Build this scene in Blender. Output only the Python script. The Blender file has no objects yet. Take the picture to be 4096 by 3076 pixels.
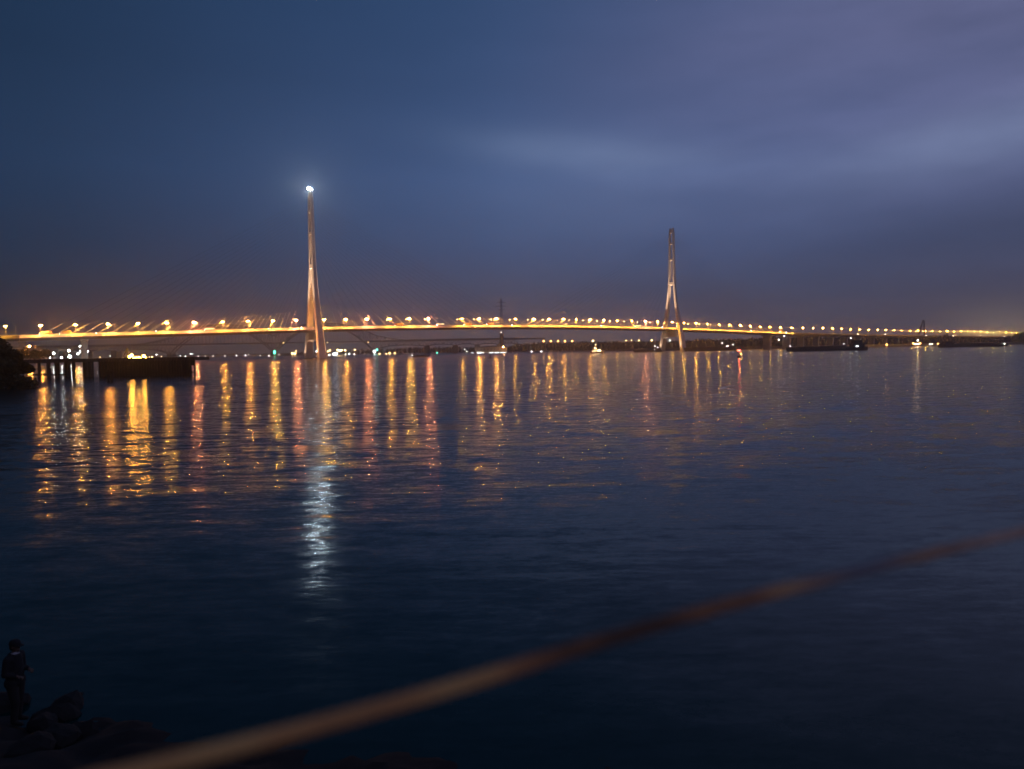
import bpy, bmesh, math, random
from mathutils import Vector, Matrix
random.seed(7)
C = bpy.context.scene.collection
SC = bpy.context.scene
R = math.radians

# ------------------------------------------------------------------ camera
CAM_H = 8.0
F_PX, CX, CY = 2980.0, 2048.0, 1538.0          # photograph pixels (4096 x 3076)
ROLL = R(1.0)
PITCH = math.atan((CY - 1398.0) * math.cos(ROLL) / F_PX)
cam = bpy.data.cameras.new("camera")
cam_o = bpy.data.objects.new("camera", cam)
C.objects.link(cam_o)
_X = Vector((1, 0, 0)); _U = Vector((0, math.sin(PITCH), math.cos(PITCH))); _F = Vector((0, math.cos(PITCH), -math.sin(PITCH)))
_r = _X * math.cos(ROLL) - _U * math.sin(ROLL)
_u = _X * math.sin(ROLL) + _U * math.cos(ROLL)
m = Matrix((_r, _u, -_F)).transposed().to_4x4()
m.translation = (0, 0, CAM_H)
cam_o.matrix_world = m
cam.sensor_width = 36
cam.lens = 36 * F_PX / 4096
cam.clip_start = 0.05
cam.clip_end = 20000
cam.dof.use_dof = True
cam.dof.focus_distance = 950
cam.dof.aperture_fstop = 1.15
SC.camera = cam_o

# ------------------------------------------------------------------ render settings
SC.view_settings.view_transform = 'Standard'
SC.view_settings.look = 'None'
SC.view_settings.exposure = 0.0
SC.view_settings.gamma = 1.0
SC.render.engine = 'CYCLES'
cy = SC.cycles
cy.use_denoising = True
cy.max_bounces = 5
cy.diffuse_bounces = 2
cy.glossy_bounces = 2
cy.transmission_bounces = 2
cy.volume_bounces = 0
cy.sample_clamp_indirect = 3.0
cy.filter_width = 1.6

# ------------------------------------------------------------------ world: dusk sky
W = bpy.data.worlds.new("World")
SC.world = W
W.use_nodes = True
nt = W.node_tree
nt.nodes.clear()
def nd(tree, t, **kw):
    n = tree.nodes.new(t)
    for k, v in kw.items(): setattr(n, k, v)
    return n
def mth(tree, op, a, b=None, c=None, clamp=False):
    n = tree.nodes.new('ShaderNodeMath'); n.operation = op; n.use_clamp = clamp
    for i, v in enumerate((a, b, c)):
        if v is None: continue
        if isinstance(v, (int, float)): n.inputs[i].default_value = v
        else: tree.links.new(v, n.inputs[i])
    return n.outputs[0]
def ramp(tree, fac, stops, mode='EASE'):
    n = tree.nodes.new('ShaderNodeValToRGB'); n.color_ramp.interpolation = mode
    el = n.color_ramp.elements
    while len(el) > 1: el.remove(el[-1])
    el[0].position = stops[0][0]; el[0].color = (*stops[0][1], 1)
    for p, c in stops[1:]:
        e = el.new(p); e.color = (*c, 1)
    tree.links.new(fac, n.inputs[0])
    return n.outputs[0]
def mixc(tree, op, fac, a, b):
    n = tree.nodes.new('ShaderNodeMix'); n.data_type = 'RGBA'; n.blend_type = op; n.clamp_result = False
    for k, v in ((0, fac), (6, a), (7, b)):
        if isinstance(v, (int, float)): n.inputs[k].default_value = v
        elif isinstance(v, tuple): n.inputs[k].default_value = (*v, 1)
        else: tree.links.new(v, n.inputs[k])
    return n.outputs[2]
def gauss(tree, x, y, cx_, cy_, sx, sy, tilt=0.0):
    dx = mth(tree, 'SUBTRACT', x, cx_); dy = mth(tree, 'SUBTRACT', y, cy_)
    if tilt: dy = mth(tree, 'SUBTRACT', dy, mth(tree, 'MULTIPLY', dx, tilt))
    a = mth(tree, 'POWER', mth(tree, 'ABSOLUTE', mth(tree, 'DIVIDE', dx, sx)), 2.0)
    b = mth(tree, 'POWER', mth(tree, 'ABSOLUTE', mth(tree, 'DIVIDE', dy, sy)), 2.0)
    return mth(tree, 'EXPONENT', mth(tree, 'MULTIPLY', mth(tree, 'ADD', a, b), -1.0))
tc = nd(nt, 'ShaderNodeTexCoord')
sep = nd(nt, 'ShaderNodeSeparateXYZ')
nt.links.new(tc.outputs['Generated'], sep.inputs[0])
sx, sy, sz = sep.outputs
base = ramp(nt, sz, [(0.0, (.096, .092, .120)), (.025, (.084, .088, .128)), (.06, (.068, .084, .148)), (.12, (.058, .094, .205)), (.22, (.058, .106, .245)),
                     (.33, (.042, .082, .192)), (.46, (.031, .070, .168)), (.75, (.014, .036, .085)), (1.0, (.008, .022, .055))], 'LINEAR')
lat = ramp(nt, mth(nt, 'MULTIPLY_ADD', sx, .5, .5), [(.12, (.18, .27, .28)), (.25, (.36, .45, .45)), (.38, (.70, .76, .77)), (.50, (1, 1, 1)), (.62, (1.12, 1.02, 1.02)), (.80, (1.18, .98, .94)), (.88, (1.0, .88, .86))], 'LINEAR')
sky = mixc(nt, 'MULTIPLY', 1.0, base, lat)
# thin dusk cloud
nz = nd(nt, 'ShaderNodeTexNoise'); nz.inputs['Scale'].default_value = 2.2; nz.inputs['Detail'].default_value = 4; nz.inputs['Roughness'].default_value = .5
mp = nd(nt, 'ShaderNodeMapping'); mp.inputs['Scale'].default_value = (1.0, 1.0, 3.2); mp.inputs['Location'].default_value = (.35, 0, .1)
nt.links.new(tc.outputs['Generated'], mp.inputs[0]); nt.links.new(mp.outputs[0], nz.inputs['Vector'])
cl = mth(nt, 'MULTIPLY_ADD', nz.outputs[0], 2.2, -.62, clamp=True)
right = nd(nt, 'ShaderNodeMapRange'); right.interpolation_type = 'SMOOTHSTEP'
right.inputs[1].default_value = -.12; right.inputs[2].default_value = .62
nt.links.new(sx, right.inputs[0])
fz = nd(nt, 'ShaderNodeMapRange'); fz.interpolation_type = 'SMOOTHSTEP'
fz.inputs[1].default_value = .09; fz.inputs[2].default_value = .30; nt.links.new(sz, fz.inputs[0])
veil = mth(nt, 'MULTIPLY', right.outputs[0], mth(nt, 'MULTIPLY', fz.outputs[0], mth(nt, 'MULTIPLY_ADD', cl, .55, .5)))
sky = mixc(nt, 'ADD', veil, sky, (.108, .084, .128))
wisp = mth(nt, 'ADD', gauss(nt, sx, sz, .12, .245, .15, .022, -.12), mth(nt, 'MULTIPLY', gauss(nt, sx, sz, .54, .226, .15, .030, .1), 1.7))
wisp = mth(nt, 'ADD', wisp, mth(nt, 'MULTIPLY', gauss(nt, sx, sz, .18, .20, .22, .07), .5))
wisp = mth(nt, 'MULTIPLY', wisp, mth(nt, 'MULTIPLY_ADD', cl, .9, .35))
sky = mixc(nt, 'ADD', wisp, sky, (.070, .086, .112))
dk = mth(nt, 'MULTIPLY', gauss(nt, sx, sz, .66, .135, .24, .04, .08), .5)
sky = mixc(nt, 'MIX', dk, sky, (.030, .040, .072))
n2 = nd(nt, 'ShaderNodeTexNoise'); n2.inputs['Scale'].default_value = 5.0; n2.inputs['Detail'].default_value = 6; n2.inputs['Roughness'].default_value = .58
m2 = nd(nt, 'ShaderNodeMapping'); m2.inputs['Scale'].default_value = (1.0, 1.0, 4.5); m2.inputs['Rotation'].default_value = (0, R(8), 0)
nt.links.new(tc.outputs['Generated'], m2.inputs[0]); nt.links.new(m2.outputs[0], n2.inputs['Vector'])
rag = mth(nt, 'MULTIPLY', mth(nt, 'SUBTRACT', n2.outputs[0], .5), mth(nt, 'MULTIPLY_ADD', right.outputs[0], .75, .22))
sky = mixc(nt, 'MULTIPLY', 1.0, sky, mixc(nt, 'MIX', mth(nt, 'ADD', rag, .5, None, True), (.66, .70, .72), (1.34, 1.30, 1.28)))
# city glow: a small one far right on the horizon; an added warm fill behind the viewer lights the rope
glow = gauss(nt, sx, sz, .552, .015, .05, .028)
sky = mixc(nt, 'ADD', glow, sky, (.17, .125, .07))
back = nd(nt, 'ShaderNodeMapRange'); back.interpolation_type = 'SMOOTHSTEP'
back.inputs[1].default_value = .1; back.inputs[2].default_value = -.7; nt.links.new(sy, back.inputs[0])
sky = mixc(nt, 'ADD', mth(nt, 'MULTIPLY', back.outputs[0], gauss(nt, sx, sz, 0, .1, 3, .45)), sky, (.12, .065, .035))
bg = nd(nt, 'ShaderNodeBackground'); bg.inputs['Strength'].default_value = 1.0
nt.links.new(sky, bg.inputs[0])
wo = nd(nt, 'ShaderNodeOutputWorld'); nt.links.new(bg.outputs[0], wo.inputs[0])
W.cycles.sampling_method = 'AUTOMATIC'

# ------------------------------------------------------------------ placing helpers
def ray(px, py):
    u = px - CX; v = CY - py
    uu = u * math.cos(ROLL) + v * math.sin(ROLL); vv = -u * math.sin(ROLL) + v * math.cos(ROLL)
    return Vector((uu, F_PX * math.cos(PITCH) + vv * math.sin(PITCH), -F_PX * math.sin(PITCH) + vv * math.cos(PITCH)))
def at(px, py, Y):
    r = ray(px, py); s = Y / r.y
    return Vector((r.x * s, Y, CAM_H + r.z * s))
def col(px, Y, z):
    dep = Y * math.cos(PITCH) + (CAM_H - z) * math.sin(PITCH)
    vv = F_PX * ((z - CAM_H) * math.cos(PITCH) + Y * math.sin(PITCH)) / dep
    uu = (px - CX + math.sin(ROLL) * vv) / math.cos(ROLL)
    return Vector((dep * uu / F_PX, Y, z))

# ------------------------------------------------------------------ materials
def mat(name, color, rough=.7, metal=0.0, var=0.0, scale=1.0, var_color=None, bump=0.0):
    m = bpy.data.materials.new(name); m.use_nodes = True
    t = m.node_tree; p = t.nodes['Principled BSDF']
    p.inputs['Base Color'].default_value = (*color, 1)
    p.inputs['Roughness'].default_value = rough; p.inputs['Metallic'].default_value = metal
    if var or var_color:
        tcn = nd(t, 'ShaderNodeTexCoord'); n = nd(t, 'ShaderNodeTexNoise'); n.inputs['Scale'].default_value = scale; n.inputs['Detail'].default_value = 5
        t.links.new(tcn.outputs['Object'], n.inputs['Vector'])
        b = var_color or tuple(c * (1 - var) for c in color)
        f = mth(t, 'MULTIPLY_ADD', n.outputs[0], 2.4, -.7, clamp=True)
        t.links.new(mixc(t, 'MIX', f, color, b), p.inputs['Base Color'])
        if bump:
            bn = nd(t, 'ShaderNodeBump'); bn.inputs['Strength'].default_value = bump; bn.inputs['Distance'].default_value = .1
            t.links.new(n.outputs[0], bn.inputs['Height']); t.links.new(bn.outputs[0], p.inputs['Normal'])
    return m
def emit(name, color, strength, sample=True):
    m = bpy.data.materials.new(name); m.use_nodes = True
    t = m.node_tree; t.nodes.clear()
    e = nd(t, 'ShaderNodeEmission'); e.inputs[0].default_value = (*color, 1); e.inputs[1].default_value = strength
    o = nd(t, 'ShaderNodeOutputMaterial'); t.links.new(e.outputs[0], o.inputs[0])
    m.cycles.emission_sampling = 'AUTO' if sample else 'NONE'
    return m
M = dict(
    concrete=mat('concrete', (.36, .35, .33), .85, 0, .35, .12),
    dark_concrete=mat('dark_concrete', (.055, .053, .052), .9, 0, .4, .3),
    pylon=mat('pylon_paint', (.62, .59, .55), .55, 0, .25, .08),
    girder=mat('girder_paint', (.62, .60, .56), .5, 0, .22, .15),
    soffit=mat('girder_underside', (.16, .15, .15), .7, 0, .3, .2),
    asphalt=mat('asphalt', (.07, .07, .07), .85, 0, .3, .4),
    rail=mat('painted_rail', (.7, .69, .66), .5, 0, .2, .5),
    cable=mat('cable_sheath_lit', (.85, .83, .79), .45, 0, .2, .3),
    cable_unlit=mat('cable_sheath_unlit', (.03, .03, .032), .5),
    pole=mat('pole_paint', (.78, .76, .72), .45, .3, .2, 2),
    housing=mat('lamp_housing', (.25, .25, .25), .5, .4, .2, 2),
    steel=mat('weathered_steel', (.11, .11, .12), .6, .4, .4, .4),
    truss=mat('truss_paint', (.10, .11, .13), .7, 0, .3, .05),
    mast=mat('mast_steel', (.09, .07, .07), .7, 0, .3, .1),
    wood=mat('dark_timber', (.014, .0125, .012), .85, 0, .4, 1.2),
    rust=mat('rusty_hull', (.05, .036, .03), .8, 0, .5, .4, (.02, .02, .022)),
    hull=mat('black_hull', (.022, .023, .028), .6, 0, .4, .5),
    white=mat('white_boat_paint', (.7, .68, .64), .5, 0, .2, .8),
    orange=mat('orange_boat_paint', (.6, .22, .05), .5, 0, .25, .8),
    red=mat('red_paint', (.45, .04, .03), .5, 0, .3, 1.5),
    leaf=mat('foliage', (.030, .042, .020), .85, 0, .5, .35),
    bark=mat('bark', (.045, .035, .028), .9, 0, .4, 2),
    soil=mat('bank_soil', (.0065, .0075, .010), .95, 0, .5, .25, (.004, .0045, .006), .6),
    land=mat('far_land', (.035, .034, .032), .95, 0, .4, .02),
    gravel=mat('gravel', (.30, .26, .21), .9, 0, .4, 4, None, .6),
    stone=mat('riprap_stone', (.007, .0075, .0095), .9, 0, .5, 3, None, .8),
    wall=mat('plaster_wall', (.40, .27, .17), .85, 0, .3, .2),
    roof=mat('sheet_roof', (.12, .11, .12), .6, 0, .3, .3),
    glass=mat('dark_glass', (.02, .025, .03), .1),
    tyre=mat('rubber', (.02, .02, .02), .9),
    car_white=mat('white_car_paint', (.75, .74, .72), .35, 0, .1, 1),
    car_grey=mat('grey_car_paint', (.3, .31, .33), .35, .2, .1, 1),
    car_red=mat('red_car_paint', (.45, .05, .04), .35, 0, .1, 1),
    tarp=mat('truck_tarpaulin', (.55, .36, .16), .8, 0, .3, .5),
    jacket=mat('dark_jacket', (.012, .013, .018), .9, 0, .3, 12),
    trouser=mat('dark_trousers', (.018, .016, .018), .9, 0, .3, 12),
    collar=mat('pale_collar', (.34, .35, .42), .9, 0, .2, 20),
    skin=mat('skin', (.10, .065, .05), .6, 0, .15, 20),
    hair=mat('black_hair', (.008, .007, .007), .7),
    shoe=mat('black_shoe', (.012, .011, .011), .7),
    lamp=emit('sodium_lamp', (1.0, .37, .055), 1900),
    lamp_yellow=emit('sodium_lamp_yellow', (1.0, .43, .055), 1700),
    lamp_pink=emit('sodium_lamp_orange', (1.0, .30, .10), 1900),
    lamp_mid=emit('sodium_lamp_medium', (1.0, .39, .045), 1700),
    lamp_weak=emit('sodium_lamp_weak', (1.0, .43, .035), 1800),
    lamp_far=emit('far_edge_lamp', (1.0, .52, .16), 200),
    lamp_off=emit('far_edge_lamp_dim', (1.0, .62, .35), 2.5, False),
    flood=emit('tower_floodlight', (.72, .90, 1.0), 680),
    upl=emit('uplight', (1.0, .55, .22), 120),
    white_flood=emit('white_floodlight', (.86, 1.0, .93), 105),
    work=emit('sodium_worklight', (1.0, .42, .05), 170),
    warm_pt=emit('warm_light', (1.0, .62, .25), 16, False),
    white_pt=emit('white_light', (.9, .97, 1.0), 16, False),
    dim_pt=emit('dim_light', (.95, .92, .85), 7, False),
    orange_pt=emit('orange_light', (1.0, .45, .12), 11, False),
    green_pt=emit('green_light', (.10, 1.0, .65), 9, False),
    boat_light=emit('boat_light', (1.0, .72, .35), 34),
    red_light=emit('red_light', (1.0, .03, .05), 55),
    head=emit('headlight', (1.0, .95, .85), 120, False),
    tail=emit('taillight', (1.0, .08, .03), 40, False),
    win=emit('lit_window', (1.0, .62, .28), 3.0, False),
)

# ------------------------------------------------------------------ mesh helpers
class MB:
    def __init__(s): s.v = []; s.f = []; s.mi = []; s.k = 0
    def add(s, vs, fs):
        o = len(s.v); s.v += [tuple(v) for v in vs]
        for f in fs: s.f.append(tuple(i + o for i in f)); s.mi.append(s.k)
        return s
    def box(s, a, b):
        x0, y0, z0 = a; x1, y1, z1 = b
        vs = [(x0, y0, z0), (x1, y0, z0), (x1, y1, z0), (x0, y1, z0), (x0, y0, z1), (x1, y0, z1), (x1, y1, z1), (x0, y1, z1)]
        return s.add(vs, [(0, 3, 2, 1), (4, 5, 6, 7), (0, 1, 5, 4), (1, 2, 6, 5), (2, 3, 7, 6), (3, 0, 4, 7)])
    def tube(s, p0, p1, r0, r1=None, n=6, caps=True):
        p0 = Vector(p0); p1 = Vector(p1); r1 = r0 if r1 is None else r1
        d = (p1 - p0).normalized()
        a = d.cross(Vector((0, 0, 1)) if abs(d.z) < .95 else Vector((1, 0, 0))).normalized(); b = d.cross(a)
        vs = []
        for p, r in ((p0, r0), (p1, r1)):
            for i in range(n):
                t = 2 * math.pi * (i + .5) / n
                vs.append(p + (a * math.cos(t) + b * math.sin(t)) * r)
        fs = [(i, (i + 1) % n, n + (i + 1) % n, n + i) for i in range(n)]
        if caps: fs += [tuple(range(n))[::-1], tuple(range(n, 2 * n))]
        return s.add(vs, fs)
    def path(s, pts, r, n=6):
        rs = r if isinstance(r, (list, tuple)) else [r] * len(pts)
        for i in range(len(pts) - 1): s.tube(pts[i], pts[i + 1], rs[i], rs[i + 1], n)
        return s
    def bar(s, p0, p1, w, h, up=(0, 0, 1)):
        p0 = Vector(p0); p1 = Vector(p1); d = (p1 - p0).normalized(); a = d.cross(Vector(up))
        if a.length < 1e-4: a = d.cross(Vector((1, 0, 0)))
        a = a.normalized() * w / 2; b = a.cross(d).normalized() * h / 2
        vs = [p + q for p in (p0, p1) for q in (a + b, -a + b, -a - b, a - b)]
        return s.add(vs, [(0, 1, 2, 3), (7, 6, 5, 4), (0, 4, 5, 1), (1, 5, 6, 2), (2, 6, 7, 3), (3, 7, 4, 0)])
    def loft(s, rings, caps=True, closed=True):
        n = len(rings[0]); vs = [p for r in rings for p in r]; fs = []
        for k in range(len(rings) - 1):
            for i in range(n if closed else n - 1):
                j = (i + 1) % n
                fs.append((k * n + i, k * n + j, (k + 1) * n + j, (k + 1) * n + i))
        if caps: fs += [tuple(range(n))[::-1], tuple(range((len(rings) - 1) * n, len(rings) * n))]
        return s.add(vs, fs)
    def ball(s, c, rx, ry=None, rz=None, seg=8, rings=5, rot=None):
        ry = rx if ry is None else ry; rz = rx if rz is None else rz
        vs = [Vector((0, 0, rz))]
        for i in range(1, rings):
            a = math.pi * i / rings
            for j in range(seg):
                b = 2 * math.pi * j / seg
                vs.append(Vector((rx * math.sin(a) * math.cos(b), ry * math.sin(a) * math.sin(b), rz * math.cos(a))))
        vs.append(Vector((0, 0, -rz)))
        if rot: vs = [rot @ v for v in vs]
        vs = [v + Vector(c) for v in vs]
        fs = [(0, 1 + j, 1 + (j + 1) % seg) for j in range(seg)]
        for i in range(rings - 2):
            for j in range(seg):
                a = 1 + i * seg + j; b = 1 + i * seg + (j + 1) % seg
                fs.append((a, a + seg, b + seg, b))
        l = len(vs) - 1
        fs += [(l, 1 + (rings - 2) * seg + (j + 1) % seg, 1 + (rings - 2) * seg + j) for j in range(seg)]
        return s.add(vs, fs)
    def build(s, name, mats, parent=None, smooth=False):
        me = bpy.data.meshes.new(name); me.from_pydata(s.v, [], s.f)
        for m_ in (mats if isinstance(mats, (list, tuple)) else [mats]): me.materials.append(M[m_] if isinstance(m_, str) else m_)
        me.polygons.foreach_set('material_index', s.mi)
        if smooth: me.polygons.foreach_set('use_smooth', [True] * len(s.f))
        me.update()
        o = bpy.data.objects.new(name, me); C.objects.link(o)
        if parent: o.parent = parent
        return o
def tag(o, label, cat, group=None):
    o['label'] = label; o['category'] = cat
    if group: o['group'] = group
    return o
def thing(name, label, cat, loc=(0, 0, 0), rz=0.0, group=None):
    o = bpy.data.objects.new(name, None); C.objects.link(o)
    o.location = loc; o.rotation_euler = (0, 0, rz); o.empty_display_size = .5
    return tag(o, label, cat, group)
def kind(o, k): o['kind'] = k; return o
def dup(root, loc, rz=None, label=None, group=None):
    r = root.copy(); C.objects.link(r); r.location = loc
    if rz is not None: r.rotation_euler = (0, 0, rz)
    if label: r['label'] = label
    if group: r['group'] = group
    for ch in list(root.children):
        c = ch.copy(); C.objects.link(c); c.parent = r
        for g in ch.children:
            d_ = g.copy(); C.objects.link(d_); d_.parent = c
    return r
ORD = ['', 'first', 'second', 'third', 'fourth', 'fifth', 'sixth', 'seventh', 'eighth', 'ninth', 'tenth', 'eleventh', 'twelfth', 'thirteenth',
       'fourteenth', 'fifteenth', 'sixteenth', 'seventeenth', 'eighteenth', 'nineteenth', 'twentieth', 'twenty-first', 'twenty-second',
       'twenty-third', 'twenty-fourth', 'twenty-fifth', 'twenty-sixth', 'twenty-seventh', 'twenty-eighth', 'twenty-ninth', 'thirtieth']

# ------------------------------------------------------------------ water
def water_material():
    m = bpy.data.materials.new('river_water'); m.use_nodes = True
    t = m.node_tree; p = t.nodes['Principled BSDF']
    p.inputs['Base Color'].default_value = (.006, .022, .025, 1)
    p.inputs['IOR'].default_value = 1.33; p.inputs['Specular IOR Level'].default_value = .24; p.inputs['Specular Tint'].default_value = (.30, .92, 1, 1)
    g = nd(t, 'ShaderNodeNewGeometry')
    def noise(scale, detail, sc3, off=0):
        mp = nd(t, 'ShaderNodeMapping'); mp.inputs['Scale'].default_value = sc3; mp.inputs['Location'].default_value = (off, off * .7, 0)
        mp.inputs['Rotation'].default_value = (0, 0, R(8))
        t.links.new(g.outputs['Position'], mp.inputs[0])
        n = nd(t, 'ShaderNodeTexNoise'); n.inputs['Scale'].default_value = scale; n.inputs['Detail'].default_value = detail; n.inputs['Roughness'].default_value = .55
        t.links.new(mp.outputs[0], n.inputs['Vector'])
        return n
    # wave slopes: chop about a metre long, finer ripples on top, a slow swell
    sg = nd(t, 'ShaderNodeSeparateXYZ'); t.links.new(g.outputs['Position'], sg.inputs[0])
    lee = nd(t, 'ShaderNodeMapRange'); lee.interpolation_type = 'SMOOTHSTEP'; lee.inputs[1].default_value = 16; lee.inputs[2].default_value = 90; lee.inputs[3].default_value = .23; lee.inputs[4].default_value = 1.0   # the longer waves die in the lee of the bank
    t.links.new(sg.outputs[1], lee.inputs[0])
    tot = None
    for sc, det, s3, amp, off, sheltered in ((.9, 1, (.30, 1.0, 1), .37, 3, 1), (3.2, 1, (.36, 1.0, 1), .36, 11, 1), (11, 1, (.5, 1.0, 1), .27, 17, 1), (.1, 1, (.5, 1.0, 1), .09, 31, 1)):
        n = noise(sc, det, s3, off)
        v = nd(t, 'ShaderNodeVectorMath'); v.operation = 'MULTIPLY_ADD'
        t.links.new(n.outputs['Color'], v.inputs[0]); v.inputs[1].default_value = (amp * .7, amp, 0); v.inputs[2].default_value = (-amp * .35, -amp * .5, 0)
        o_ = v.outputs[0]
        if sheltered:
            q = nd(t, 'ShaderNodeVectorMath'); q.operation = 'SCALE'; t.links.new(o_, q.inputs[0]); t.links.new(lee.outputs[0], q.inputs['Scale']); o_ = q.outputs[0]
        if tot is None: tot = o_
        else:
            a = nd(t, 'ShaderNodeVectorMath'); a.operation = 'ADD'; t.links.new(tot, a.inputs[0]); t.links.new(o_, a.inputs[1]); tot = a.outputs[0]
    # smoother and rougher patches of the current
    patch = noise(.011, 3, (.45, 1.6, 1), 50)
    k = nd(t, 'ShaderNodeMapRange'); k.inputs[1].default_value = .40; k.inputs[2].default_value = .60; k.inputs[3].default_value = .62; k.inputs[4].default_value = 1.28
    t.links.new(patch.outputs[0], k.inputs[0])
    s = nd(t, 'ShaderNodeVectorMath'); s.operation = 'SCALE'; t.links.new(tot, s.inputs[0]); t.links.new(k.outputs[0], s.inputs['Scale'])
    a = nd(t, 'ShaderNodeVectorMath'); a.operation = 'ADD'; a.inputs[1].default_value = (0, 0, 1); t.links.new(s.outputs[0], a.inputs[0])
    silt = nd(t, 'ShaderNodeMapRange'); silt.interpolation_type = 'SMOOTHSTEP'; silt.inputs[1].default_value = 420; silt.inputs[2].default_value = 860   # silt brown, added towards the bridge to bring out gold lamp light
    t.links.new(sg.outputs[1], silt.inputs[0])
    t.links.new(mixc(t, 'MIX', silt.outputs[0], (.003, .026, .028), (.24, .15, .095)), p.inputs['Base Color'])
    nn = nd(t, 'ShaderNodeVectorMath'); nn.operation = 'NORMALIZE'; t.links.new(a.outputs[0], nn.inputs[0])
    t.links.new(nn.outputs[0], p.inputs['Normal'])
    p.inputs['Roughness'].default_value = .13
    return m
WX0, WX1, WY0, WY1 = -2600, 3600, -40, 3900
o = MB().add([(WX0, WY0, 0), (WX1, WY0, 0), (WX1, WY1, 0), (WX0, WY1, 0)], [(0, 1, 2, 3)]).build('water', water_material()); kind(o, 'structure')

def land_strip(name, pts, inland, top, m='land', seed=1, n=40, slope=14):
    """a bank: shoreline points, an inland direction, rising from under the water to its top"""
    rnd = random.Random(seed); P = []
    for i in range(len(pts) - 1):
        a = Vector((*pts[i], 0)); b = Vector((*pts[i + 1], 0))
        for k in range(n): P.append(a.lerp(b, k / n))
    P.append(Vector((*pts[-1], 0)))
    I = Vector((*inland, 0)).normalized(); rings = []
    for p in P:
        j = rnd.uniform(-3, 3); h = top + rnd.uniform(-.6, .6)
        rings.append([p + I * d_ + Vector((0, 0, z)) for d_, z in ((-4 + j, -1), (2 + j, .5), (slope + j, h), (slope + 40, h + .5), (slope + 500, h + 1), (slope + 510, -1))])
    return kind(MB().loft(rings, True, False).build(name, m, None, True), 'structure')
land_strip('far_bank', [(-1500, 2750), (-300, 2850), (100, 2250), (280, 1800), (490, 1470), (800, 1590), (1200, 1730), (1750, 1980), (2900, 2600)], (.0, 1), 4.5, seed=3)
land_strip('left_bank', [(-150, 120), (-152, 215), (-250, 330), (-480, 640), (-575, 880), (-920, 1600), (-1450, 2700)], (-1, .12), 4.0, seed=5)

# ------------------------------------------------------------------ the road bridge
L0 = Vector((-251.4, 955.0, 0)); BD = Vector((.83512, .55007, 0)); BN = Vector((.55007, -.83512, 0))
SPAN = 639.0
ZT = [(-520, 22.6), (-420, 25.2), (-319, 28.2), (-200, 31.6), (-136, 33.2), (-18, 36.6), (110, 39.2), (232, 40.4), (320, 40.8), (420, 40.6), (592, 38.1), (720, 35.2), (837, 31.6), (954, 28.2),
      (1123, 25.3), (1302, 22.6), (1490, 20.3), (1812, 17.4), (2300, 14.5), (2900, 12.5)]
def zb(t):
    for i in range(len(ZT) - 1):
        if t <= ZT[i + 1][0] or i == len(ZT) - 2:
            def tan(k):
                a, b = max(k - 1, 0), min(k + 1, len(ZT) - 1)
                return (ZT[b][1] - ZT[a][1]) / (ZT[b][0] - ZT[a][0])
            (t0, z0), (t1, z1) = ZT[i], ZT[i + 1]; h = t1 - t0; u = (t - t0) / h
            return ((2*u**3 - 3*u*u + 1) * z0 + (u**3 - 2*u*u + u) * h * tan(i) + (-2*u**3 + 3*u*u) * z1 + (u**3 - u*u) * h * tan(i + 1))
ROAD = 3.0
def bp(t, off, z): return L0 + BD * t + BN * off + Vector((0, 0, z))
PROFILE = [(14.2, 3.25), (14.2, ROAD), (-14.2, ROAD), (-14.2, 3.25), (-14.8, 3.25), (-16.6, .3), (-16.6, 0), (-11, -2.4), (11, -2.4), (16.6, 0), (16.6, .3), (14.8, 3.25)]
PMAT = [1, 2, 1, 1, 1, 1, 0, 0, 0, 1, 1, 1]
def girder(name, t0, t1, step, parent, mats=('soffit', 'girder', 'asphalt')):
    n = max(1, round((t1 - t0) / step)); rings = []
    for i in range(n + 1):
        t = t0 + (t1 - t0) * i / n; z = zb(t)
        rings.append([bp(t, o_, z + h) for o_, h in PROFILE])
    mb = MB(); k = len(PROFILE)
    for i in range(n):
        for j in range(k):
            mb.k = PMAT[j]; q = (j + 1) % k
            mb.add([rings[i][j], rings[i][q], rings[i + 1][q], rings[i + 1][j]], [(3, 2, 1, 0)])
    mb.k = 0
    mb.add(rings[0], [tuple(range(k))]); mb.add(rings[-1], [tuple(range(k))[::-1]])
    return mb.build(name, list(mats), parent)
def railing(t0, t1, off, parent, step=4.0):
    mb = MB(); n = int((t1 - t0) / step)
    for i in range(n):
        t = t0 + (t1 - t0) * i / n; tn = t0 + (t1 - t0) * (i + 1) / n
        a = bp(t, off, zb(t) + 3.25); b = bp(tn, off, zb(tn) + 3.25)
        mb.bar(a, a + Vector((0, 0, 1.15)), .16, .16)
        for h in (.45, .8, 1.15): mb.bar(a + Vector((0, 0, h)), b + Vector((0, 0, h)), .12, .12)
    return mb.build('railing', 'rail', parent)
bridge = thing('cable_stayed_bridge', 'long cable-stayed road bridge with two tall tapering pylons and a lit yellow deck', 'bridge', L0)
inv = Matrix.Translation(-L0)
def under(o, p):
    """parent keeping world coordinates (thing roots are plain translations)"""
    o.parent = p; o.matrix_parent_inverse = p.matrix_world.inverted() if p.type != 'EMPTY' else Matrix.Translation(-p.location)
    return o
def B(mb, name, mats, parent=None, smooth=False):
    o = mb.build(name, mats, None, smooth)
    return under(o, parent or bridge)
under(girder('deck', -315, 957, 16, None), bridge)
for off in (14.5, -14.5): under(railing(-315, 957, off, None), bridge)

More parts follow.
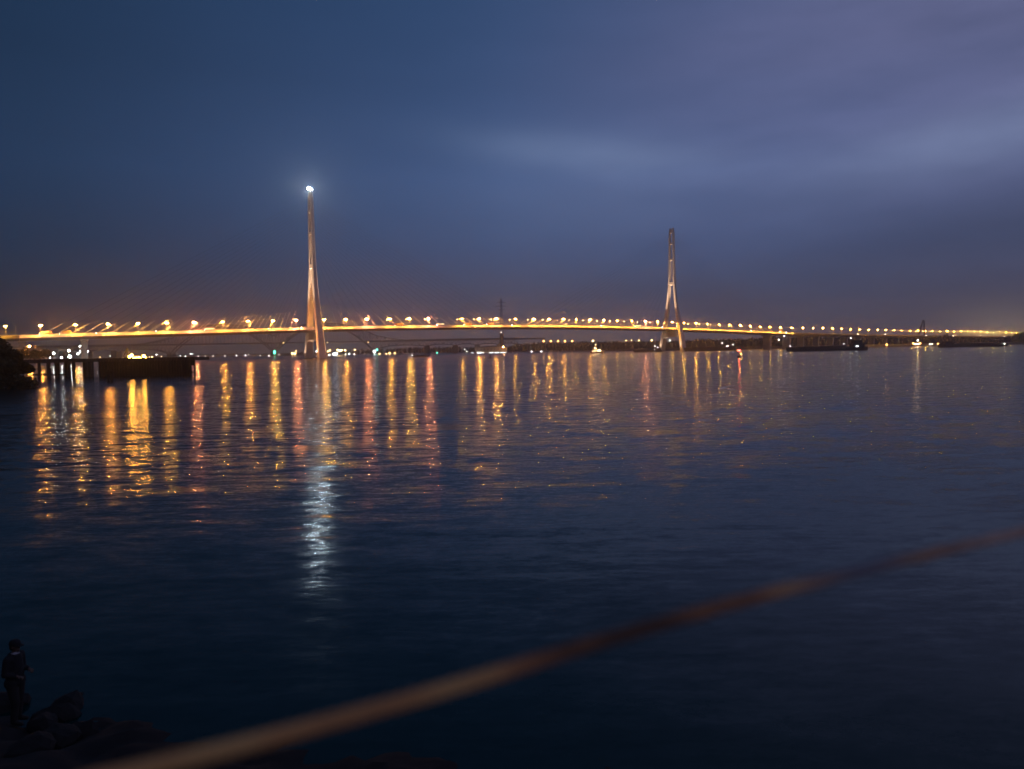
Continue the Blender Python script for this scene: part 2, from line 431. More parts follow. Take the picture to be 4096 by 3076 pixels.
def lerp_tab(tab, z):
    for (z0, a), (z1, b) in zip(tab, tab[1:]):
        if z <= z1:
            u = (z - z0) / (z1 - z0); return a + (b - a) * u
    return tab[-1][1]
SEP = [(-2, 53), (0, 52), (20, 44.5), (38, 37.4), (55, 29.6), (69, 24), (80, 20.2), (92, 16.8), (105, 13.6), (118, 11.4), (135, 10), (150, 9.4), (180, 8.8), (215, 8.3)]
LD = [(-2, 11.4), (0, 11.2), (38, 8.6), (118, 5.2), (215, 3.8)]
LN = [(-2, 6.8), (38, 6.0), (118, 4.3), (215, 3.2)]
def pylon(t):
    P = thing('pylon', '', 'x', bp(t, 0, 0)); del P['label']; del P['category']
    under(P, bridge)
    P.location = bp(t, 0, 0); P.matrix_parent_inverse = Matrix.Translation(-bridge.location)
    def sub(o):
        o.parent = P; o.matrix_parent_inverse = Matrix.Translation(-P.location); return o
    zs = [-2, 0, 10, 20, 30, 38, 46, 55, 62, 69, 75, 80, 86, 92, 98, 105, 112, 118, 126, 135, 150, 165, 180, 195, 205, 210, 212.5, 214]
    for sg in (1, -1):
        rings = []
        for z in zs:
            o_ = sg * lerp_tab(SEP, z) / 2; a = lerp_tab(LD, z) / 2; b = lerp_tab(LN, z) / 2; c = min(a, b) * .38
            k = 1.0 if z < 205 else max(.45, 1 - ((z - 205) / 12) ** 2)
            a *= k; o_ *= (1.0 if z < 205 else 1 - .25 * (z - 205) / 9)
            rings.append([bp(t + x, o_ + y, z) for x, y in ((a, b - c), (a - c, b), (-a + c, b), (-a, b - c), (-a, -b + c), (-a + c, -b), (a - c, -b), (a, -b + c))])
        sub(MB().loft(rings).build('leg', 'pylon'))
    for z0, z1, w in ((25, 35.5, 7.6), (115.5, 120.5, 5.2), (158, 161.5, 4.2), (186, 189, 3.8), (206, 211.5, 3.2)):
        zm = (z0 + z1) / 2; s0 = lerp_tab(SEP, zm) / 2 - lerp_tab(LN, zm) / 2 + .4
        mb = MB(); rings = []
        for i in range(13):
            u = -1 + 2 * i / 12; zl = z0 - (2.6 * abs(u) ** 4 if z0 < 30 else .8 * abs(u) ** 4)
            sx = s0 + (lerp_tab(SEP, zl) - lerp_tab(SEP, zm)) / 2 * abs(u)
            rings.append([bp(t - w / 2, u * sx, zl), bp(t + w / 2, u * sx, zl), bp(t + w / 2, u * s0, z1), bp(t - w / 2, u * s0, z1)])
        sub(mb.loft(rings).build('crossbeam', 'pylon'))
    mb = MB()
    for sg in (1, -1):
        o_ = sg * 26
        mb.loft([[bp(t + 12 * math.cos(a), o_ + 9 * math.sin(a), z) for a in [2 * math.pi * i / 12 for i in range(12)]] for z in (-1.5, 1.4)])
    mb.loft([[bp(t + x, y, z) for x, y in ((-5, -18), (5, -18), (5, 18), (-5, 18))] for z in (-1.5, .9)])
    sub(mb.build('pile_cap', 'concrete'))
    return P
for t in (0, SPAN): pylon(t)
def wall_pier(t, w, half, parent_root, name='pier'):
    z = zb(t) - 2.4; mb = MB()
    mb.loft([[bp(t + x, y, zz) for x, y in ((-w/2, -half), (w/2, -half), (w/2, half), (-w/2, half))] for zz in (-1.5, z - 3)])
    mb.loft([[bp(t + x, y, zz) for x, y in ((-w/2 - .5, -hh), (w/2 + .5, -hh), (w/2 + .5, hh), (-w/2 - .5, hh))] for zz, hh in ((z - 3, half + .2), (z - 1.2, 12), (z + .02, 12))])
    o = mb.build(name, 'concrete'); under(o, parent_root); return o
for t in (-257, -313, 896, 955): wall_pier(t, 6.2, 8, bridge)
# stay cables: 21 pairs a side on each pylon, two planes
def stays(t0, sg, k, off):
    side = (t0 == 0 and sg < 0) or (t0 == SPAN and sg > 0)
    td = t0 + sg * (22 + (13.1 if side else 14.2) * k)
    zt = 132 + 72 * ((k - 1) / 20) ** .9
    o1 = math.copysign(lerp_tab(SEP, zt) / 2, off)
    a = bp(td, off, zb(td) + 2.6); b = bp(t0 + sg * lerp_tab(LD, zt) / 2 * .8, o1, zt)
    return a, b
near = []; far = []
for t0 in (0, SPAN):
    for sg in (-1, 1):
        for k in range(1, 22):
            near.append((stays(t0, sg, k, 13.4))); far.append((stays(t0, sg, k, -13.4)))
def cable_mb(mb, a, b):
    d_ = (b - a).normalized()
    mb.k = 0; mb.tube(a, a + d_ * 23, .27, .17, 6); mb.k = 1; mb.tube(a + d_ * 23, b, .06, .06, 5)  # lower stub pale, upper length dark: lamp light's reach put into colour
    return mb
for a, b in near: B(cable_mb(MB(), a, b), 'stay_cable', ['cable', 'cable_unlit'])
far.sort(key=lambda q: q[0].y)
for a, b in far[:16]: B(cable_mb(MB(), a, b), 'stay_cable', ['cable', 'cable_unlit'])
mb = MB()
for a, b in far[16:]: cable_mb(mb, a, b)
kind(B(mb, 'far_stay_cables', ['cable', 'cable_unlit']), 'stuff')

# approach viaducts
vr = thing('approach_viaduct', 'dark approach viaduct descending over the wooded far bank to the right of the bridge', 'viaduct', bp(957, 0, 0))
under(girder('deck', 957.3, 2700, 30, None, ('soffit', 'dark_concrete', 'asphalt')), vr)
for off in (14.5, -14.5): under(railing(957.3, 2500, off, None, 8), vr)
for i in range(30):
    t = 1000 + i * 50; wall_pier(t, 3.0, 7, vr)
vl = thing('approach_viaduct', 'dark end of the approach viaduct above trees at the left edge', 'viaduct', bp(-315, 0, 0))
under(girder('deck', -520, -315.3, 20, None, ('soffit', 'dark_concrete', 'asphalt')), vl)
for off in (14.5, -14.5): under(railing(-520, -315.3, off, None, 5), vl)
for t in (-365, -415, -465): wall_pier(t, 4, 7, vl)

# ------------------------------------------------------------------ lamps on the bridge
BASEROT = math.atan2(BD.y, BD.x)
def make_lamp(lens, r, label, group):
    t = thing('street_lamp', label, 'street lamp', (0, 0, 0), BASEROT, group)
    MB().tube((0, 0, 0), (0, 0, .5), .22, .2, 8).tube((0, 0, .5), (0, 0, 9.6), .22, .15, 8).build('pole', 'pole', t)
    mb = MB(); mb.tube((0, 0, 9.76), (0, 0, 10.25), r * 1.06, r * .35, 12)
    mb.build('head', 'housing', t)
    MB().ball((0, 0, 9.75), r, r, r * (.09 if lens == 'lamp_weak' else .24), 12, 6).build('lens', lens, t)  # lens oversized to stand in for the lamp's bloom
    return t
LT = [-326.8, -296.4, -264.8, -234.1, -204.7, -175.3, -145.9, -114.7, -85.5, -56.0, -27.6, 8.2, 37.0, 65.8, 98.4, 127.0, 155.7, 208.7, 237.1, 266.4, 299.7, 333.2, 361.6, 389.4, 414.5,
      442.3, 471.3, 499.4, 531.1, 561.4, 590.3, 624.0, 654.5, 683.8, 713.2, 742.8, 770.9, 800.5, 829.3, 858, 886.8, 917.6, 951.6]
def lamp_label(t, edge):
    l = [x for x in LT if x < 0]; m_ = [x for x in LT if 0 <= x < SPAN]; r_ = [x for x in LT if x >= SPAN]
    if t in l: k = len(l) - l.index(t); return f"bridge lamp on the {edge} edge, {ORD[k]} one left of the left pylon"
    if t in m_:
        k = m_.index(t) + 1
        if k <= 11: return f"bridge lamp on the {edge} edge, {ORD[k]} one right of the left pylon"
        return f"bridge lamp on the {edge} edge, {ORD[len(m_) - k + 1]} one left of the right pylon"
    return f"bridge lamp on the {edge} edge, {ORD[r_.index(t) + 1]} one right of the right pylon"
protos = {k: make_lamp(k, r, '', 'orange street lamps along the near edge of the bridge') for k, r in (('lamp', 1.5), ('lamp_yellow', 1.5), ('lamp_pink', 1.5), ('lamp_mid', 1.4), ('lamp_weak', 1.3))}
used = set()
SEQ = 'WSMSMYPMSYPYMPMYPW' + 'SSWMMMWMMWWPWWWMWWWMWWWWW'          # how strongly each lamp burns, from the left
KEY = dict(S='lamp', Y='lamp_yellow', P='lamp_pink', M='lamp_mid', W='lamp_weak')
def put(proto, loc, label, **kw):
    if proto.name in used: return dup(proto, loc, label=label, **kw)
    used.add(proto.name); proto.location = loc; proto['label'] = label; return proto
for i, t in enumerate(LT): put(protos[KEY[SEQ[i]]], bp(t, 13.9, zb(t) + ROAD), lamp_label(t, 'near'))
pf = make_lamp('lamp_far', .5, '', 'small street lamps along the far edge of the bridge'); po = make_lamp('lamp_off', .42, '', 'small street lamps along the far edge of the bridge')
for i, t in enumerate(LT): put(po if t < 30 else pf, bp(t + 8.5, -13.9, zb(t + 8.5) + ROAD), lamp_label(t, 'far'))
# beyond the main bridge each lamp is a few pixels: one mesh each
def small_lamp(lens, r):
    mb = MB(); mb.tube((0, 0, 0), (0, 0, 10.6), .16, .1, 6); mb.tube((0, 0, 10.76), (0, 0, 11.2), r * 1.05, r * .3, 8); mb.k = 1; mb.ball((0, 0, 10.75), r, r, r * .26, 8, 4)
    return mb.build('street_lamp', ['pole', lens])
s1 = small_lamp('lamp_weak', .78); s2 = small_lamp('lamp_far', .5)
tt = [987.2 + 33 * i for i in range(46)]
for i, t in enumerate(tt):
    for o_, src, edge in (((13.9, s1, 'near'),) if i > 17 else ())or ((13.9, s1, 'near'), (-13.9, s2, 'far')):
        ob = src if i == 0 else src.copy()
        if i: C.objects.link(ob)
        ob.location = bp(t + (8.5 if o_ < 0 else 0), o_, zb(t) + ROAD + .0)
        if i < 20: lb = f"viaduct lamp on the {edge} edge, {ORD[i + 1]} one right of the cable-stayed spans"
        else: lb = f"tiny orange lamp in the dense {edge}-edge row above the trees at far right"
        tag(ob, lb, 'street lamp', f'street lamps along the {edge} edge of the approach viaduct')

# tower floodlights and the uplights that wash the pylons
ft = thing('floodlight_cluster', 'cluster of glaring white floodlights on top of the left pylon', 'floodlight', bp(0, 0, 214))
mb = MB(); mb.box((-2.6, -1.6, 0), (2.6, 1.6, .4)); mb.tube((-1.6, 0, .4), (-1.6, 0, 2.6), .18, .18, 6); mb.tube((1.5, 0, .4), (1.5, 0, 1.2), .18, .18, 6); mb.build('platform', 'steel', ft)
for x, y, z, r in ((-1.7, -.9, 2.9, .95), (-.5, -.9, 2.2, .95), (-1.4, -1.0, 1.3, .75), (-2.5, -.6, 1.9, .6)):
    MB().ball((x, y, z), r, r, r, 8, 5).build('lamp_head', 'flood', ft)
MB().ball((2.3, -.8, .9), .6, .6, .6, 8, 5).build('lamp_head', 'flood', ft)
mb = MB().box((.6, -1.5, -1.5), (3.0, .4, -.1)); mb.build('control_box', 'steel', ft)
def uplight(p, aim, label, power, size=.9, blend=48, col_=(1.0, .64, .40)):
    u = thing('floodlight', label, 'floodlight', p, 0, 'floodlights washing the pylons')
    q = (Vector(aim) - Vector(p)).normalized().to_track_quat('-Z', 'Y').to_euler()
    ld = bpy.data.lights.new('spot', 'SPOT'); ld.energy = power; ld.color = col_; ld.spot_size = R(blend); ld.spot_blend = 1.0; ld.shadow_soft_size = .4
    lo = bpy.data.objects.new('spot_light', ld); C.objects.link(lo); lo.parent = u; lo.location = (0, 0, 1.0); lo.rotation_euler = q
    mb = MB(); mb.box((-.6, -.4, 0), (.6, .4, .25)); mb.tube((0, 0, .25), (0, 0, .8), .08, .08, 6); mb.build('stand', 'steel', u)
    mb = MB(); d_ = (Vector(aim) - Vector(p)).normalized(); c = Vector((0, 0, 1.0)); mb.tube(c - d_ * .75, c - d_ * .25, .35, .5, 8); mb.build('head', 'housing', u)
    return u
for t, nm in ((0, 'left'), (SPAN, 'right')):
    for sg in (-1, 1):
        side = 'left' if sg < 0 else 'right'
        tz = zb(t + sg * 24) + ROAD
        for e, off in (('near', 14.0), ('far', -14.0)):
            uplight(bp(t + sg * 24, off * .93, tz), bp(t, off * .36, tz + 125), f"floodlight on the {e} deck edge just {side} of the {nm} pylon", 650000)
            uplight(bp(t + sg * 11.5, off * 1.85, 1.4), bp(t + sg * 2.5, off * 1.55, 24), f"floodlight on the {nm} pylon foot, {e} leg, {side} side", 36000, blend=60)

# ------------------------------------------------------------------ traffic
def vehicle(kind_, paint, label):
    v = thing(kind_, label, kind_, (0, 0, 0), BASEROT, 'vehicles crossing the bridge')
    if kind_ == 'car':
        pr = [(-2.2, .35), (2.2, .35), (2.25, .8), (1.2, .95), (.5, 1.45), (-1.0, 1.5), (-1.8, 1.0), (-2.25, .95)]
        MB().loft([[(x, y, z) for x, z in pr] for y in (-.85, .85)]).build('body', paint, v)
        MB().loft([[(x, y, z) for x, z in ((1.0, 1.0), (.42, 1.4), (-.9, 1.44), (-1.55, 1.03))] for y in (-.87, .87)]).build('windows', 'glass', v)
        wx, wr, ln, hh = (1.35, -1.35), .33, 2.27, .68
    elif kind_ == 'bus':
        MB().loft([[(x, y, z) for x, z in ((-5.6, .5), (5.6, .5), (5.7, 1.2), (5.5, 3.2), (-5.6, 3.2))] for y in (-1.25, 1.25)]).build('body', paint, v)
        MB().loft([[(x, y, z) for x, z in ((-5.3, 1.6), (5.2, 1.6), (5.1, 2.7), (-5.3, 2.7))] for y in (-1.27, 1.27)]).build('windows', 'win', v)
        wx, wr, ln, hh = (3.6, -3.4), .5, 5.7, .95
    else:
        MB().loft([[(x, y, z) for x, z in ((3.4, .7), (5.6, .7), (5.6, 1.7), (5.2, 2.9), (3.4, 2.9))] for y in (-1.2, 1.2)]).build('cab', paint, v)
        MB().box((-5.6, -1.25, 1.15), (3.2, 1.25, 3.9)).box((-5.5, -.5, .7), (3.4, .5, 1.14)).build('cargo_box', 'tarp', v)
        MB().loft([[(x, y, z) for x, z in ((3.9, 1.9), (5.3, 1.9), (5.05, 2.7), (3.9, 2.7))] for y in (-1.22, 1.22)]).build('windows', 'glass', v)
        wx, wr, ln, hh = (4.6, -3.0, -4.3), .5, 5.62, 1.05
    for x in wx:
        for y in (-.78, .78):
            k = 1.0 if kind_ == 'car' else 1.45
            MB().tube((x, y * k - .12, wr), (x, y * k + .12, wr), wr, wr, 10).build('wheel', 'tyre', v)
    for y in (-.62, .62):
        k = 1.0 if kind_ == 'car' else 1.5
        MB().ball((ln, y * k, hh), .2, .26, .2, 6, 4).build('headlight', 'head', v)
        MB().ball((-ln, y * k, hh), .1, .16, .12, 6, 4).build('taillight', 'tail', v)
    return v
vp = {}
def drive(kind_, paint, t, off, label):
    rz = BASEROT + (0 if off < 0 else math.pi)
    loc = bp(t, off, zb(t) + ROAD)
    sl = math.atan((zb(t + 4) - zb(t - 4)) / 8) * (-1 if off < 0 else 1)
    if (kind_, paint) not in vp: vp[(kind_, paint)] = v = vehicle(kind_, paint, label)
    else: v = dup(vp[(kind_, paint)], loc, rz, label)
    v.location = loc; v.rotation_euler = (0, sl, rz); v['label'] = label
for a in (('truck', 'car_white', -292, 10.8, 'tall tarpaulin truck at the left end of the lit deck'), ('truck', 'car_white', -274, 10.8, 'tarpaulin truck following close behind the leftmost truck'),
          ('car', 'car_white', -243, 10.8, 'white car with bright headlights above the left side pier'), ('car', 'car_grey', -184, 10.8, 'grey car between the sixth and fifth lamps left of the pylon'),
          ('bus', 'car_white', -128, 7.0, 'white bus on the deck left of the left pylon'), ('car', 'car_white', -58, 10.8, 'white car under the second lamp left of the left pylon'),
          ('car', 'car_grey', -18, 10.8, 'grey car just left of the left pylon leg'), ('truck', 'car_red', 113, 10.8, 'red cab truck in the left half of the main span'),
          ('bus', 'car_white', 176, 10.8, 'pale bus near mid-span with lit windows'), ('truck', 'car_white', 222, 7.0, 'white cab truck at the middle of the main span'),
          ('car', 'car_red', 298, 10.8, 'red car at the crest of the main span'), ('truck', 'car_red', 258, 10.8, 'red cab truck just left of the crest'),
          ('car', 'car_white', 470, 10.8, 'white car in the right half of the main span'), ('bus', 'car_white', 548, 10.8, 'white bus approaching the right pylon'),
          ('car', 'car_grey', 606, 10.8, 'grey car just left of the right pylon'), ('car', 'car_white', 836, 10.8, 'white car near the right end of the stays'),
          ('truck', 'car_white', 925, 10.8, 'white cab truck at the right end of the lit deck'), ('car', 'car_grey', 942, 10.8, 'grey car behind the truck at the right end of the lit deck'),
          ('car', 'car_white', 1186, 10.8, 'white car on the viaduct left of the big barge cabin'), ('car', 'car_red', 1290, 10.8, 'red car on the viaduct above the big barge stern'),
          ('car', 'car_white', 1460, 10.8, 'white car on the viaduct near the orange shore light'), ('bus', 'car_white', 1590, 10.8, 'white bus on the far right viaduct left of the lattice frame'),
          ('car', 'car_red', 1720, 10.8, 'red car on the far right viaduct beside the lattice frame'), ('truck', 'car_white', 1850, 10.8, 'white cab truck on the viaduct just before the far right trees')):
    drive(*a)

# ------------------------------------------------------------------ the railway arch bridge behind
A0 = col(-300, 2420, 0); A1 = col(2180, 2500, 0)
AD = (A1 - A0); ALEN = AD.length; AD.normalize(); AN = Vector((AD.y, -AD.x, 0))
def ap(s, off, z): return A0 + AD * s + AN * off + Vector((0, 0, z))
def s_at(px):
    best = 0; lo, hi = 0, ALEN
    for _ in range(50):
        mid = (lo + hi) / 2; q = ap(mid, 0, 20)
        if q.x < col(px, q.y, 20).x: lo = mid
        else: hi = mid
    return lo
SV = [s_at(x) for x in (685, 1097, 1495)]
SP = [s_at(x) for x in (1709, 1822, 1910, 1997, 2071)]
SPL = [SV[0] - (s - SV[2]) for s in SP]
rb = thing('railway_arch_bridge', 'grey steel railway bridge with arched trusses and V-shaped piers, faint behind the road bridge', 'bridge', ap(SV[1], 0, 0))
def RB(mb, name, m_='truss'): return under(mb.build(name, m_), rb)
def chord_low(s):
    for a, b in zip(SV, SV[1:]):
        if a <= s <= b:
            h = (b - a) / 2; u = (s - (a + b) / 2) / h; return 98 - 86 * u * u
    return None
def chord_up(s):
    for a, b in zip(SV, SV[1:]):
        if a <= s <= b:
            h = (b - a) / 2; u = (s - (a + b) / 2) / h; return 106 - 40 * abs(u) ** 2.2
    e = min(abs(s - SV[0]), abs(s - SV[2]))
    return max(46, 66 - 20 * (e / 95) ** .75)
for off in (-15, 15):
    for a, b in zip(SV, SV[1:]):
        mb = MB(); n = 28; prev = None
        for i in range(n + 1):
            s = a + (b - a) * i / n; lo, up = ap(s, off, chord_low(s)), ap(s, off, chord_up(s))
            if prev: mb.bar(prev[0], lo, 2.4, 3.2); mb.bar(prev[1], up, 2.2, 2.6); mb.bar(prev[0], up, 1.0, 1.0) if i % 2 else mb.bar(prev[1], lo, 1.0, 1.0)
            mb.bar(lo, up, .9, .9); prev = (lo, up)
            if chord_low(s) > 47: mb.bar(ap(s, off, 44), lo, .55, .55)
        RB(mb, 'arch')
    for SS in (SP, SPL):
        sgn = 1 if SS is SP else -1; s0 = SV[2] if sgn > 0 else SV[0]
        mb = MB(); ends = [s0] + SS; prev = None
        for a, b in zip(ends, ends[1:]):
            n = max(6, int(abs(b - a) / 12))
            for i in range(n + 1):
                u = i / n; s = a + (b - a) * u
                zl = 30 - 5 * (2 * u - 1) ** 2 if a != s0 else 30 - 6 * u ** 4 - (18 * (1 - u) ** 5)
                lo, up = ap(s, off, zl), ap(s, off, chord_up(s))
                if prev and (prev[0] - lo).length > .5: mb.bar(prev[0], lo, 2.2, 2.4); mb.bar(prev[1], up, 2.0, 2.0); mb.bar(prev[0], up, 1.0, 1.0) if i % 2 else mb.bar(prev[1], lo, 1.0, 1.0); mb.bar(lo, up, .9, .9)
                prev = (lo, up)
        RB(mb, 'side_truss')
mb = MB(); mb.bar(ap(0, 0, 43), ap(ALEN, 0, 43), 32, 4.5); RB(mb, 'deck')
for s in SV:
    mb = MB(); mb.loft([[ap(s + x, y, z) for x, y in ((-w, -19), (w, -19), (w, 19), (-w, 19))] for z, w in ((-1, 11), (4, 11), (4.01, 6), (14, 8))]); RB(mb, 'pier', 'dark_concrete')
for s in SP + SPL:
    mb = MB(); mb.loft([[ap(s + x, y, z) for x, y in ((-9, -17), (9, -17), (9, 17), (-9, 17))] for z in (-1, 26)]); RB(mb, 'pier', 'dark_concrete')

# power-line tower and the A-shaped frame on the right
def lattice_tower(name, label, cat, base, H, w0, w1, arms, m_='mast', solid=0.0):
    t = thing(name, label, cat, base); mb = MB(); n = 16
    for i in range(n):
        z0, z1 = H * i / n, H * (i + 1) / n; a = w0 + (w1 - w0) * (i / n) ** .7; b = w0 + (w1 - w0) * ((i + 1) / n) ** .7
        for sx_, sy_ in ((1, 1), (1, -1), (-1, -1), (-1, 1)): mb.bar((sx_ * a / 2, sy_ * a / 2, z0), (sx_ * b / 2, sy_ * b / 2, z1), .9, .9)
        for (x0, y0), (x1, y1) in (((1, -1), (-1, -1)), ((1, 1), (-1, 1)), ((1, 1), (1, -1)), ((-1, 1), (-1, -1))):
            mb.bar((x0 * a / 2, y0 * a / 2, z0), (x1 * b / 2, y1 * b / 2, z1), .5, .5); mb.bar((x1 * a / 2, y1 * a / 2, z0), (x0 * b / 2, y0 * b / 2, z1), .5, .5)
            mb.bar((x0 * a / 2, y0 * a / 2, z0), (x1 * a / 2, y1 * a / 2, z0), .5, .5)
    mb.build('lattice', m_, t)
    if solid:
        MB().tube((0, 0, -1), (0, 0, H * solid), w0 * .32, w0 * .3, 10).build('shaft', m_, t)
    for z, w in arms:
        mb = MB()
        for s in (-1, 1): mb.bar((0, 0, z + 2.2), (s * w, 0, z), .7, .7); mb.bar((0, 0, z), (s * w, 0, z), .7, .7); mb.bar((s * w, 0, z), (s * w, 0, z - 4), .35, .35)
        mb.build('crossarm', m_, t)
    return t
q = col(2008, 2300, 0)
lattice_tower('transmission_tower', 'tall dark lattice power-line tower standing behind the middle of the bridge', 'power tower', (q.x, q.y, 3), 163, 17, 3.5, ((150, 14), (138, 17), (127, 12)), 'mast', .32)
# A-shaped frame
P0 = col(3673, 2350, 0); P1 = col(3694, 2350, 0); PT = at(3690, 1283, 2350)
af = thing('a_frame_tower', 'slim dark A-shaped lattice frame rising above the viaduct lamps at far right', 'tower', ((P0.x + P1.x) / 2, 2350, 3))
h = PT.z - 3
def swept(x0, x1):
    for y in (-4, 4):
        mb = MB(); pr = None
        for i in range(9):
            u = i / 8; x = x0 + (x1 - x0) * u ** .8; p = Vector((x, y * (1 - .8 * u), h * u))
            if pr: mb.bar(pr, p, 2.6, 2.6)
            pr = p
        mb.build('leg', 'mast', af)
swept(P0.x - (P0.x + P1.x) / 2 - 12, 5.5); swept(P1.x - (P0.x + P1.x) / 2 + 4, 9.5)
mb = MB(); mb.bar((2, 0, h * .62), (12, 0, h * .62), 2, 2); mb.ball((7.5, 0, h), 4.2, 2, 3, 8, 5); mb.build('crosspiece', 'mast', af)

# ------------------------------------------------------------------ vegetation
def leaf_quads(mb, c, rx, ry, rz, n, size, rnd, hollow=.45):
    for _ in range(n):
        while True:
            d_ = Vector((rnd.uniform(-1, 1), rnd.uniform(-1, 1), rnd.uniform(-1, 1)))
            if hollow < d_.length < 1: break
        p = Vector(c) + Vector((d_.x * rx, d_.y * ry, d_.z * rz))
        a = Vector((rnd.uniform(-1, 1), rnd.uniform(-1, 1), rnd.uniform(-1, 1))).normalized(); b = a.orthogonal().normalized(); b = b.lerp(a.cross(b), rnd.random()).normalized()
        s = size * rnd.uniform(.6, 1.3)
        mb.add([p - a * s, p + b * s * .55, p + a * s, p - b * s * .55], [(0, 1, 2, 3)])
def tree(label, base, H, spread, rnd, group, leafsize=.42, n=1500, core=True):
    t = thing('broadleaf_tree', label, 'tree', base, 0, group)
    mb = MB(); tips = []
    mb.path([(0, 0, -1), (.15, 0, H * .25), (.1, .2, H * .6)], [H * .028, H * .02, H * .011], 8)
    for i in range(7):
        a = rnd.uniform(0, 6.28); r = spread * rnd.uniform(.45, .85); z = H * rnd.uniform(.42, .85)
        tip = (r * math.cos(a), r * math.sin(a), z); tips.append(tip)
        mb.path([(.1, .1, H * rnd.uniform(.22, .45)), (tip[0] * .5, tip[1] * .5, z * .8), tip], [H * .011, H * .007, H * .003], 6)
    mb.build('trunk', 'bark', t)
    mb = MB()
    for tip in tips + [(0, 0, H * .82), (0, 0, H * .6)]:
        r = spread * rnd.uniform(.38, .58)
        leaf_quads(mb, tip, r, r, r * .85, n // 9, leafsize, rnd, .2)
    mb.build('crown', 'leaf', t)
    return t
rnd = random.Random(21)
for px, Y, top, sp, lb in ((-40, 212, 1352, 5.5, 'large dark tree cut by the left edge under the bridge deck'), (22, 206, 1386, 4.0, 'dark rounded tree just right of the large left-edge tree'),
                       (58, 216, 1412, 3.0, 'dark tree stepping down towards the wharf, third from the left edge'), (92, 214, 1448, 2.4, 'low dark bush at the landward end of the wharf'),
                       (26, 200, 1462, 3.0, 'low dense bush at the foot of the left-edge trees')):
    b = col(px, Y, 2.5); H = at(px, top, Y).z - 2.5
    tree(lb, (b.x, b.y, 2.5), H, sp, rnd, 'trees on the near left bank', .55, 2600)
for px, Y, top, lb in ((104, 560, 1391, 'dim brownish tree beyond the wharf below the lone orange lamp'), (140, 600, 1402, 'dim low tree beyond the wharf left of the white floodlights'), (178, 640, 1399, 'rounded dim tree directly left of the white port floodlights')):
    b = col(px, Y, 4); H = at(px, top, Y).z - 4
    tree(lb, (b.x, b.y, 4), H, H * .55, rnd, 'trees at the port', .9, 900)
bush = thing('ground_shrub', 'low dark shrubs growing along the waterline at the left edge', 'shrub', (-146, 200, 0))
mb = MB()
for i in range(14):
    p = col(-20 + i * 11, 200 + rnd.uniform(-6, 10), rnd.uniform(1.0, 3.4) * (1 - i / 20)); leaf_quads(mb, (p.x + 146, p.y - 200, p.z), 2.4, 2.4, 1.9, 260, .4, rnd, .1)
mb.build('foliage', 'leaf', bush)
# the wooded far bank reads as one mass
rnd = random.Random(33); mb = MB()
def wood(px0, px1, Yf, topf, step, depth=60):
    x = px0
    while x < px1:
        Y0 = Yf(x)
        for k in range(2):
            Y = Y0 + rnd.uniform(0, depth); top = at(x, topf(x), Y).z * rnd.uniform(.86, 1.03); p = col(x + rnd.uniform(-8, 8), Y, 0); r = rnd.uniform(4.5, 8)
            leaf_quads(mb, (p.x, p.y, top * .56 + 1), r, r, top * .46, 46, 2.6, rnd, .2)
            mb.ball((p.x, p.y, top * .5), r * .8, r * .8, top * .42, 6, 4)
        x += step * rnd.uniform(.7, 1.3)
def yshore(px):
    pts = [(700, 2900), (1500, 2700), (2000, 2330), (2400, 1860), (2990, 1500), (3480, 1630), (4100, 1760), (4500, 1900)]
    return lerp_tab(pts, px) + 26
def topf(px): return lerp_tab([(700, 1419), (1100, 1414), (1500, 1396), (1700, 1388), (2030, 1385), (2150, 1366), (2280, 1368), (2450, 1364), (2720, 1362), (2800, 1356), (3000, 1354), (3100, 1345), (3300, 1346), (3500, 1352), (3740, 1350), (3752, 1338), (3788, 1336), (3800, 1348), (3830, 1352), (3842, 1348), (3930, 1350), (4030, 1348), (4070, 1328), (4300, 1326)], px) + rnd.uniform(-2, 3)
wood(700, 2030, yshore, topf, 11); wood(2030, 3050, yshore, topf, 9); wood(3050, 4300, yshore, topf, 8)
kind(tag(mb.build('far_woods', 'leaf'), 'dark continuous belt of trees along the far bank', 'woods'), 'stuff')

# ------------------------------------------------------------------ wharf
wx0, wx1, wy = col(120, 300, 0).x, col(780, 300, 0).x, 300
wf = thing('wharf', 'long black timber-faced wharf on piles standing in the river at left', 'wharf', ((wx0 + wx1) / 2, wy, 0))
ox = (wx0 + wx1) / 2
def wxp(px): return col(px, 300, 5).x - ox
mb = MB(); mb.box((wx0 - ox - 14, 0, 5.9), (wx1 - ox, 15, 7.3))
for i in range(30):
    x = wx0 - ox + (wx1 - wx0) * i / 29; mb.box((x - .15, -.25, 6.0 + .3 * (i % 2)), (x + .15, -.003, 7.45))
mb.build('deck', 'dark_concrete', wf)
mb = MB(); x0 = wxp(392); x1 = wx1 - ox; e = x1 - 1.6
mb.box((x0, .4, -1), (e, 1.0, 5.9)); n = 34
for i in range(n): x = x0 + (e - x0) * (i + .5) / n; mb.box((x - .17, -.1, -1), (x + .17, .397, 6.6))
for z in (1.2, 3.2, 5.0): mb.box((x0, .1, z), (e, .39, z + .3))
mb.box((x1 - .5, .3, -1), (x1 - .1, 1.2, 5.9)); mb.box((e - .2, .35, .9), (x1 - .5, .9, 1.3)); mb.box((e - .2, .35, 3.8), (x1 - .5, .9, 5.9))
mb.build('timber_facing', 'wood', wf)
for px, r, ys in ((150, .55, (1, 12)), (188, .75, (1, 7, 13)), (214, .32, (2,)), (226, .32, (9,)), (270, .7, (1, 12)), (288, .7, (1, 12)), (344, .7, (1, 12)), (361, .7, (1, 12)), (380, .28, (6,)), (389, .28, (12,))):
    for y in ys: MB().tube((wxp(px), y, -1.5), (wxp(px), y, 5.9), r, r, 10).build('pile', 'dark_concrete', wf)
